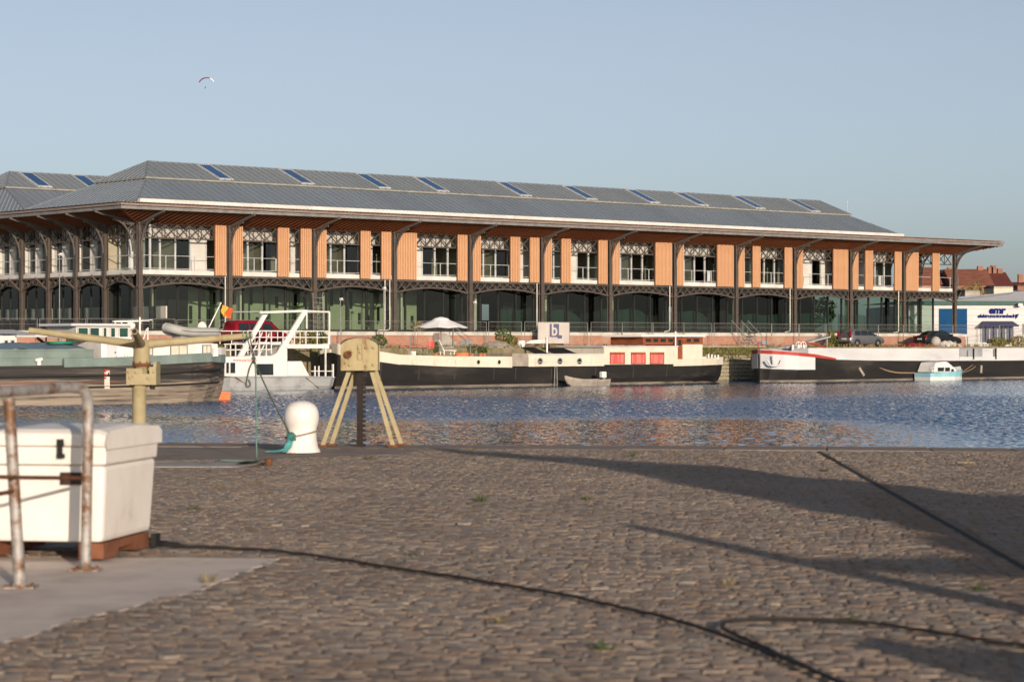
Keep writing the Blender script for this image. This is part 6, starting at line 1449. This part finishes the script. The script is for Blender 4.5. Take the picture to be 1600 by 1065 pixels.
m.loft([[(x,yb-.18,z) for x,z in cap_],[(x,yb+.33,z) for x,z in cap_]],caps=False); m.loft([[(x,yb-.18,z+.015) for x,z in cap_],[(x,yb+.33,z+.015) for x,z in cap_]],caps=False); m.loft([[(x,yb-.18,z) for x,z in cap_],[(x,yb-.18,z+.015) for x,z in cap_]],caps=False); part('curved_lid', m, mat('lid_grey',(.13,.125,.11),(.18,.14,.1),5,.6), gb)
m = MB(); hx0, hx1 = V(560,0,yb).x, V(568,0,yb).x; hz0, hz1 = V(0,562,yb).z, V(0,537,yb).z
for a, b_, c_, e in ((hx0,hx1,hz0,hz0+.012),(hx0,hx1,hz1-.012,hz1),(hx0,hx0+.012,hz0+.012,hz1-.012),(hx1-.012,hx1,hz0+.012,hz1-.012)): m.box(a,b_,yb-.175,yb-.16,c_,e)
part('slot_cover', m, yellow_old, gb)
bolts = MB(); rg = random.Random(4)
for k in range(7): bolts.box(x0+.025+k*.073,x0+.037+k*.073,yb-.165,yb-.155,zt+.07+.03*math.sin(k/6*math.pi),zt+.082+.03*math.sin(k/6*math.pi))
for (px, py) in ((541,549),(547,558),(541,565),(548,569),(552,548),(573,542),(585,542),(574,571),(585,569),(562,543),(564,549)): c = V(px,py,yb); bolts.lathe([(.024,0),(.024,-.022),(.012,-.03)],(c.x,yb-.16,c.z),8,False,'y')
part('bolts', bolts, yellow_rust, gb, kind='stuff')
c = V(545,553,yb); m = MB(); m.lathe([(.055,0),(.055,-.05),(.03,-.05),(.03,-.02)],(c.x,yb-.16,c.z),14,False,'y'); part('crank_socket', m, rust, gb)
m = MB(); rx0, rx1 = V(557.5,0,yb).x, V(566.5,0,yb).x; m.box(rx0,rx1,yb,yb+.08,-.3,zb+.03); rk_ = part('rack_bar', m, dark_iron, t)
th_ = MB().prism([(0,-.02),(.045,-.012),(.045,.014),(0,.024)],'y',0,.07).mesh('tooth', dark_iron); k = .02
while k < zb-.03: inst('tooth', th_, rk_, (rx1,yb+.005,k)); k += .068

# ================================================================ HAND CAPSTAN WITH THREE ARMS
yc = 29.5
cx = V(217.5,600,yc).x
t = thing('hand_capstan', 'yellow painted capstan post with three radiating push bars', 'capstan', (cx,yc,0), 'W')
Zc = lambda py: V(0,py,yc).z
m = MB(); m.lathe([(.16,0),(.16,.03),(.088,.03),(.088,Zc(608)),(.098,Zc(606)),(.098,Zc(601))],(cx,yc,0),24); part('post', m, yellow_old, t)
m = MB(); bx0, bx1 = V(197.5,0,yc-.16).x, V(244,0,yc-.16).x; nx0, nx1 = V(226.5,0,yc).x, V(236.5,0,yc).x; z0, z1 = Zc(600), Zc(574.5)
poly_ = [(bx0,z0),(bx1,z0),(bx1,z1+.02),(nx1,z1+.02),(nx1,z1-.07),(nx0,z1-.07),(nx0,z1),(bx0,z1)]
m.prism(poly_,'y',yc-.17,yc-.13); m.box(bx0,bx0+.04,yc-.13,yc+.19,z0,z1); m.box(bx1-.04,bx1,yc-.13,yc+.19,z0,z1+.08); m.box(bx0+.04,bx1-.04,yc+.15,yc+.19,z0,z1+.03); m.box(bx0+.04,bx1-.04,yc-.13,yc+.15,z0,z0+.03); hbx = part('pawl_box', m, yellow_old, t)
m = MB()
for (px, py) in ((201,580),(203,589),(209,587),(213,581),(231.5,590),(241,580)): c = V(px,py,yc-.17); m.lathe([(.022,0),(.022,-.012),(.008,-.02)],(c.x,yc-.17,c.z),8,False,'y')
part('rivets', m, yellow_old, hbx)
m = MB(); m.lathe([(.03,z0-.06),(.035,z0-.04),(.03,z0)],(bx1-.06,yc-.08,0),8); m.lathe([(.03,z0-.03),(.03,z0)],(bx0+.06,yc-.08,0),8); part('drain_spigot', m, dark_iron, hbx)
m = MB(); m.lathe([(.085,z0+.03),(.085,Zc(571)),(.112,Zc(570)),(.105,Zc(563)),(.104,Zc(540)),(.10,Zc(531)),(.02,Zc(530))],(cx+.03,yc,0),28); hd = part('sleeve', m, yellow_old, t)
m = MB(); m.lathe([(.116,Zc(571.5)),(.118,Zc(569)),(.118,Zc(567.5)),(.105,Zc(566))],(cx+.03,yc,0),24)
for k in range(8): a = k*.785; m.lathe([(.012,Zc(566)),(.012,Zc(564))],(cx+.03+.108*math.cos(a),yc+.108*math.sin(a),0),6,False)
part('rusty_collar', m, rust, hd)
hub = Vector((cx+.03,yc,Zc(538)))
ends = [V(46,515.5,yc+.15), V(394,523.5,yc+.35), V(210,517,yc-1.15)]
for i, e in enumerate(ends):
    dv = (e-hub).normalized(); m = MB(); r0 = .046; m.tube([hub+dv*.05,hub+dv*.4,e],[.058,.05,.040],14); m2 = part('push_bar', m, yellow_old, t)
    q = MB(); q.lathe([(.03,-.001),(.03,.004)],(0,0,0),10,False,'z'); 
    me_ = q.mesh('bore', black_m); o = bpy.data.objects.new('bore', me_); COL.objects.link(o); o.parent = m2; o.location = Vector(e)-Vector(BASES[t]); o.rotation_euler = dv.to_track_quat('Z','Y').to_euler()
# ropes hanging from the right bar
ra = V(383,524.3,yc+.33)
m = MB(); m.tube([(ra.x+.012*k,ra.y+.052*math.cos(k*1.6),ra.z+.052*math.sin(k*1.6)) for k in range(-6,7)],.012,5); rw = thing('hanging_rope', 'knotted green-brown rope looped over the right capstan bar', 'rope', tuple(ra), 'W'); part('wrapping', m, rope_green, rw)
m = MB(); 
for pts in (((386,527),(390,540),(394,553),(396,561)),((391,526),(393,540),(396,552),(397,560))): m.tube(spline([V(a,b_,yc+.30) for a,b_ in pts],5),.009,6)
part('falls', m, rope_dark, rw)
m = MB()
for pts in (((397,560),(390,574),(386,590),(384,601),(387,604),(391,600),(388,592)),((397,562),(399,572),(400,582))): m.tube(spline([V(a,b_,yc+.29) for a,b_ in pts],5),.012,6)
rg = random.Random(2)
m.tube(spline([V(396+rg.uniform(-3,3),558+k*1.2,yc+.27+rg.uniform(-.03,.03)) for k in range(8)],4),.013,6); part('loops', m, rope_dark, rw)
m = MB(); pb0 = V(396.5,562,yc+.29); pb1 = Vector((kx,ky,kz)); m.tube([pb0+(pb1-pb0)*f-Vector((0,0,.03*math.sin(math.pi*f))) for f in np.linspace(0,1,12)],.010,6); solo('mooring_line', m, rope_dark, tuple(pb1), 'taut dark rope running from the hanging knot down to the white bollard', 'rope', 'W')
m = MB(); g0 = G(401,716,.02); pv = [V(399,565,yc+.28),V(400,620,yc),V(400.5,680,g0.y+.1),Vector((g0.x,g0.y,.03))]; m.tube(spline(pv+[G(398,719,.028),G(380,718.5,.028),G(345,718,.028),G(342,716,.028)],6),.010,6); solo('green_line', m, mat('pale_green_rope',(.12,.22,.17),(.09,.17,.13),9,.9), tuple(g0), 'thin green rope hanging straight down and trailing over the quay', 'rope', 'W')
c = G(420,727); m = MB(); m.lathe([(.042,0),(.042,.085),(.034,.09),(.034,.04)],(c.x,c.y,.0),14); solo('pipe_stub', m, rust, (c.x,c.y,0), 'short rusty pipe stub standing up from the paving', 'pipe', 'W')

# ================================================================ WHITE INSULATED BOX
bz, lidz = .13, .785; ba = R(9); bc = Vector((-2.76,15.62,0))
t = thing('insulated_box', 'large white insulated plastic box with lid at the left foreground', 'box', tuple(bc), 'W'); t.rotation_euler = (0,0,-ba)
WX, DY = 1.75, 1.12
def off(x, y, z): return (bc.x+x, bc.y+y, z)
def rbox(x0, x1, y0, y1, z0, z1, ins=.0):
    m = MB(); m.add([off(x0+ins,y0+ins,z0),off(x1-ins,y0+ins,z0),off(x1-ins,y1-ins,z0),off(x0+ins,y1-ins,z0),off(x0,y0,z1),off(x1,y0,z1),off(x1,y1,z1),off(x0,y1,z1)], [(0,3,2,1),(4,5,6,7),(0,1,5,4),(1,2,6,5),(2,3,7,6),(3,0,4,7)]); return m
part('body', rbox(-WX,0,0,DY,bz,.655,.03), box_m, t, bevel=.035)
part('rim', rbox(-WX-.012,.012,-.012,DY+.012,.660,lidz-.004,.006), box_m, t, bevel=.012)
m = MB(); rows = []
for x in (-WX-.03,-WX+.06,-.06,.03):
    e = .0 if abs(x+WX/2) < WX/2-.02 else .03
    rows.append([off(x,-.03,lidz),off(x,-.035,lidz+.085-e),off(x,.03,lidz+.115-e),off(x,DY*.5,lidz+.135-e),off(x,DY-.03,lidz+.115-e),off(x,DY+.03,lidz+.085-e),off(x,DY+.03,lidz)])
m.loft(rows,closed=True); part('lid', m, box_m, t, bevel=.02)
for xo in (-.30,-1.35):
    m = MB(); m.box(bc.x+xo-.022,bc.x+xo+.022,bc.y-.055,bc.y-.03,lidz+.0,lidz+.05); m.box(bc.x+xo-.012,bc.x+xo+.012,bc.y-.07,bc.y-.03,lidz-.05,lidz+.0); m.box(bc.x+xo-.022,bc.x+xo+.022,bc.y-.055,bc.y-.012,lidz-.08,lidz-.05); part('latch', m, black_m, t)
m = MB(); m.box(bc.x-.31,bc.x-.16,bc.y-.022,bc.y-.012,.525,.61); part('dark_label', m, mat('label_brown',(.035,.02,.018),(.05,.03,.025),8,.6), t)
m = MB()
for (x0_, x1_) in ((-WX+.1,-WX+.25),(-WX/2-.07,-WX/2+.07),(-.22,-.02)): m.box(bc.x+x0_,bc.x+x1_,bc.y+.05,bc.y+DY-.12,.019,bz-.002)
pal = thing('pallet', 'brown wooden pallet under the white insulated box', 'pallet', (bc.x,bc.y,.018), 'W'); pal.rotation_euler = (0,0,-ba)
for (x0_, x1_) in ((-WX+.1,-WX+.25),(-WX/2-.07,-WX/2+.07),(-.20,-.02)):
    m = MB(); y0_, y1_ = bc.y+.03, bc.y+DY-.1; a0, a1 = y0_+.28, y1_-.28
    m.prism([(y0_,.019),(a0,.019),(a0+.05,.07),(a1-.05,.07),(a1,.019),(y1_,.019),(y1_,bz-.004),(y0_,bz-.004)],'x',bc.x+x0_,bc.x+x1_); part('runner', m, pallet_m, pal)
m = MB(); m.box(bc.x-WX+.1,bc.x-.03,bc.y+.04,bc.y+.12,bz-.03,bz-.005) if False else m.box(bc.x-.0,bc.x+.04,bc.y+DY-.13,bc.y+DY-.02,.019,bz-.02); part('corner_block', m, black_m, pal)

# ================================================================ PIPE RAILING
t = thing('pipe_railing', 'rusty galvanised pipe railing with bent top rail at the left foreground', 'railing', (-2.79,15.08,.018), 'W')
q1, q2 = Vector((-2.79,15.08,.018)), Vector((-2.995,14.02,.018)); top1 = Vector((-2.775,15.08,1.02)); rail = [top1]
c1 = V(133,612,15.02); c2 = V(112,604.5,14.9); e2 = V(8,611,14.03); e3 = V(-150,620,12.6)
m = MB(); m.tube(spline([q1,(q1+top1)*.5,top1,c1,c2,c2+(e2-c2)*.4],8),.036,16); part('bent_rail', m, pipe_m, t)
m = MB(); m.tube([c2+(e2-c2)*.4,e2,e3],.036,16); part('top_rail', m, pipe_m, t)
m = MB(); m.tube([q2,Vector((V(14,640,14.03).x,14.03,V(14,622,14.03).z))],.036,16); part('post', m, pipe_m, t)
m = MB(); m.tube([V(127,746,15.08),V(30,745,14.05),V(-120,741,12.6)],.013,8); part('mid_rail', m, rust, t)
m = MB(); m.tube([V(20,767,14.0),V(-120,790,12.6)],.014,8); part('lower_rail', m, rust, t)
for q in (q1,q2):
    m = MB(); m.box(q.x-.10,q.x+.10,q.y-.08,q.y+.08,.0,.012); m.lathe([(.05,.012),(.045,.03)],(q.x,q.y,0),18); part('flange', m, pipe_m, t)
    m = MB()
    for k in range(4): a = .78+k*1.57; m.lathe([(.012,.012),(.012,.024)],(q.x+.09*math.cos(a),q.y+.085*math.sin(a),0),6,False)
    part('flange_bolts', m, rust, t)

# ================================================================ CABLES AND WEEDS ON THE PAVING
def cable(label, pts, r, name='cable', mt=cable_m):
    P_ = []
    for k, (a, b_) in enumerate(pts): P_.append(G(a,b_,.0)+Vector((0,0,r+.002)))
    s = spline(P_,7); rg = random.Random(len(pts))
    s = [p+Vector((0,rg.uniform(-.006,.006),rg.uniform(0,.006))) for p in s]
    for p in s: p.z += float(sinkz(p.x,p.y))+.008
    m = MB(); m.tube(s,r,7); return solo(name, m, mt, tuple(P_[0]), label, 'cable', 'W')
cable('long black cable snaking from the white box across the cobbles to the foreground', [(232,853),(300,857),(400,862),(500,873),(600,889),(700,904),(790,919),(880,934),(960,952),(1040,970),(1110,992),(1170,1014),(1230,1038),(1290,1062),(1380,1100)], .0105)
cable('thinner black cable looping back to the right edge in the foreground', [(1330,1085),(1265,1050),(1200,1020),(1160,1002),(1136,990),(1128,984),(1136,977),(1165,973.5),(1220,972),(1300,975),(1370,980),(1440,990),(1500,1000),(1560,1009),(1640,1018)], .010)
cable('short black flex end lying behind the white box', [(222,843),(245,849),(262,852),(282,854.5)], .012)
tufts = [(342,762,.1,1),(402,755,.08,1),(415,770,.08,1),(303,795,.09,0),(752,782,.16,0),(917,779,.1,0),(324,908,.14,1),(942,1014,.12,0),(778,970,.1,1),(1135,913,.12,1),(1325,970,.12,0),(640,866,.08,0),(1530,918,.1,0),(1288,735,.1,0),(1400,727,.1,1),(575,716,.12,0),(990,712,.14,0),(1060,708,.12,1),(1512,726,.16,1),(735,702,.1,1)]
for k, (px, py, h, dry) in enumerate(tufts):
    c = G(px,py); m = blades(MB(),(c.x,c.y,-.015),26,h*.62,.13,100+k,.0045)
    solo('weed_tuft', m, leaf_dry if dry else leaf_m, (c.x,c.y,-.015), 'small dry straw-coloured weed tuft between the cobbles' if dry else 'small green weed tuft between the cobbles', 'weed', 'W', 'dry weed tufts in the paving' if dry else 'green weed tufts in the paving')
chip_m = mat('chip_stone',(.30,.26,.22),(.24,.2,.17),6,.9)
for k, (px, py, s) in enumerate(((430,820,.05),(475,821,.06),(935,919,.05),(1208,943,.05),(727,818,.06),(1510,722,.1),(262,1026,.05),(525,942,.03))):
    c = G(px,py); m = MB(); rg = random.Random(k); n = 7; m.prism([(c.x+s*rg.uniform(.6,1.3)*math.cos(a),c.y+s*rg.uniform(.5,1.1)*math.sin(a)) for a in np.linspace(0,6.28,n,endpoint=False)],'z',-.005,.012)
    solo('stone_chip', m, chip_m, (c.x,c.y,0), 'small pale stone chip lying on the cobbles', 'stone', 'W', 'pale chips on the paving')

# ================================================================ OUT OF THE FRAME, TO THE RIGHT: guessed objects added to throw the long shadows
def off_st(s, tt): return s*math.cos(SUN_AZ)-tt*math.sin(SUN_AZ), s*math.sin(SUN_AZ)+tt*math.cos(SUN_AZ)
TAN = math.tan(SUN_EL)
t0 = 6.0; X0, Y0 = off_st(10.0,t0)
t = thing('conifer_caster', 'unseen dark conifer in a tub, added to cast the large shadow from the right', 'tree', (X0,Y0,0), 'W')  # guessed tree, unseen; its crown is shaped to the big ground shadow
m = MB(); m.lathe([(.45,0),(.6,.7),(.52,.7),(.5,.6)],(X0,Y0,0),20); part('tub', m, concrete, t)
m = MB(); m.tube([(X0,Y0,.3),(X0,Y0,2.2),(X0,Y0,3.2)],[.09,.05,.02],8); part('trunk', m, bark, t)
m = MB(); k = 0
for s, tt, r in ((9.0,30.0,.10),(9.3,28.8,.22),(9.7,27.3,.4),(10.0,25.6,.55),(10.1,23.6,.75),(9.9,22,.8),(9.9,20,.85),(10.3,18.6,.95),(9.9,17,.9),(10.6,16.6,1.0),(9.7,15.5,1.0),(10.6,14.3,1.1),(9.4,13.4,.9),(10.2,12.3,1.1),(9.2,18.3,.35),(11.3,17.6,.9),(11.6,15.6,1.1),(8.7,14.2,.6),(8.5,13.2,.6),(10.4,24.6,.55),(10.4,21.2,.9)):
    x, y = off_st(s,t0); h = (tt-t0)*TAN; k += 1; leaves(m,(x,y,h),(r,r*.8,max(.16,r*.42)),int(1500*max(r,.3)**1.5),.12,k)
part('foliage', m, leaf_m, t)
t1 = 5.2
x, y = off_st(6.72,t1); hp = (17.6-t1)*TAN
t = thing('post_caster', 'unseen grey timber post with a slanting cross board, added to cast the thin shadow', 'post', (x,y,0), 'W'); m = MB(); m.tube([(x,y,-.02),(x,y,hp*.75),(x,y,hp)],[.13,.12,.09],8); part('post', m, wood_grey, t)  # unseen post and board, added and thickened for the narrow shadow
xa_, ya_ = off_st(6.75,t1); xb_, yb__ = off_st(8.6,t1); m = MB(); m.add([(xa_,ya_,(14.5-t1)*TAN),(xb_,yb__,(14.2-t1)*TAN),(xb_,yb__,(12.0-t1)*TAN),(xa_,ya_,(13.6-t1)*TAN)], [(0,1,2,3)]); m.add([(xa_,ya_+.03,(14.5-t1)*TAN),(xb_,yb__+.03,(14.2-t1)*TAN),(xb_,yb__+.03,(12.0-t1)*TAN),(xa_,ya_+.03,(13.6-t1)*TAN)], [(3,2,1,0)]); part('board', m, wood_grey, t)
x, y = off_st(5.9,4.6); t = thing('shrub_caster', 'unseen low shrub in a planter, added to cast the bottom right shadow', 'bush', (x,y,0), 'W'); m = MB(); m.lathe([(.3,0),(.36,.35),(.3,.35)],(x,y,0),16); part('planter', m, concrete, t)  # unseen shrub, added for the small shadow nearest the camera
m = MB()
for k, (s, tt, r) in enumerate(((5.3,9.6,.14),(5.6,9.2,.22),(5.95,8.9,.3),(6.3,9.0,.28),(6.0,8.0,.4))): xx, yy = off_st(s,4.6); leaves(m,(xx,yy,(tt-4.6)*TAN),(r,r,.14),420,.07,60+k)
part('foliage', m, leaf_m, t)
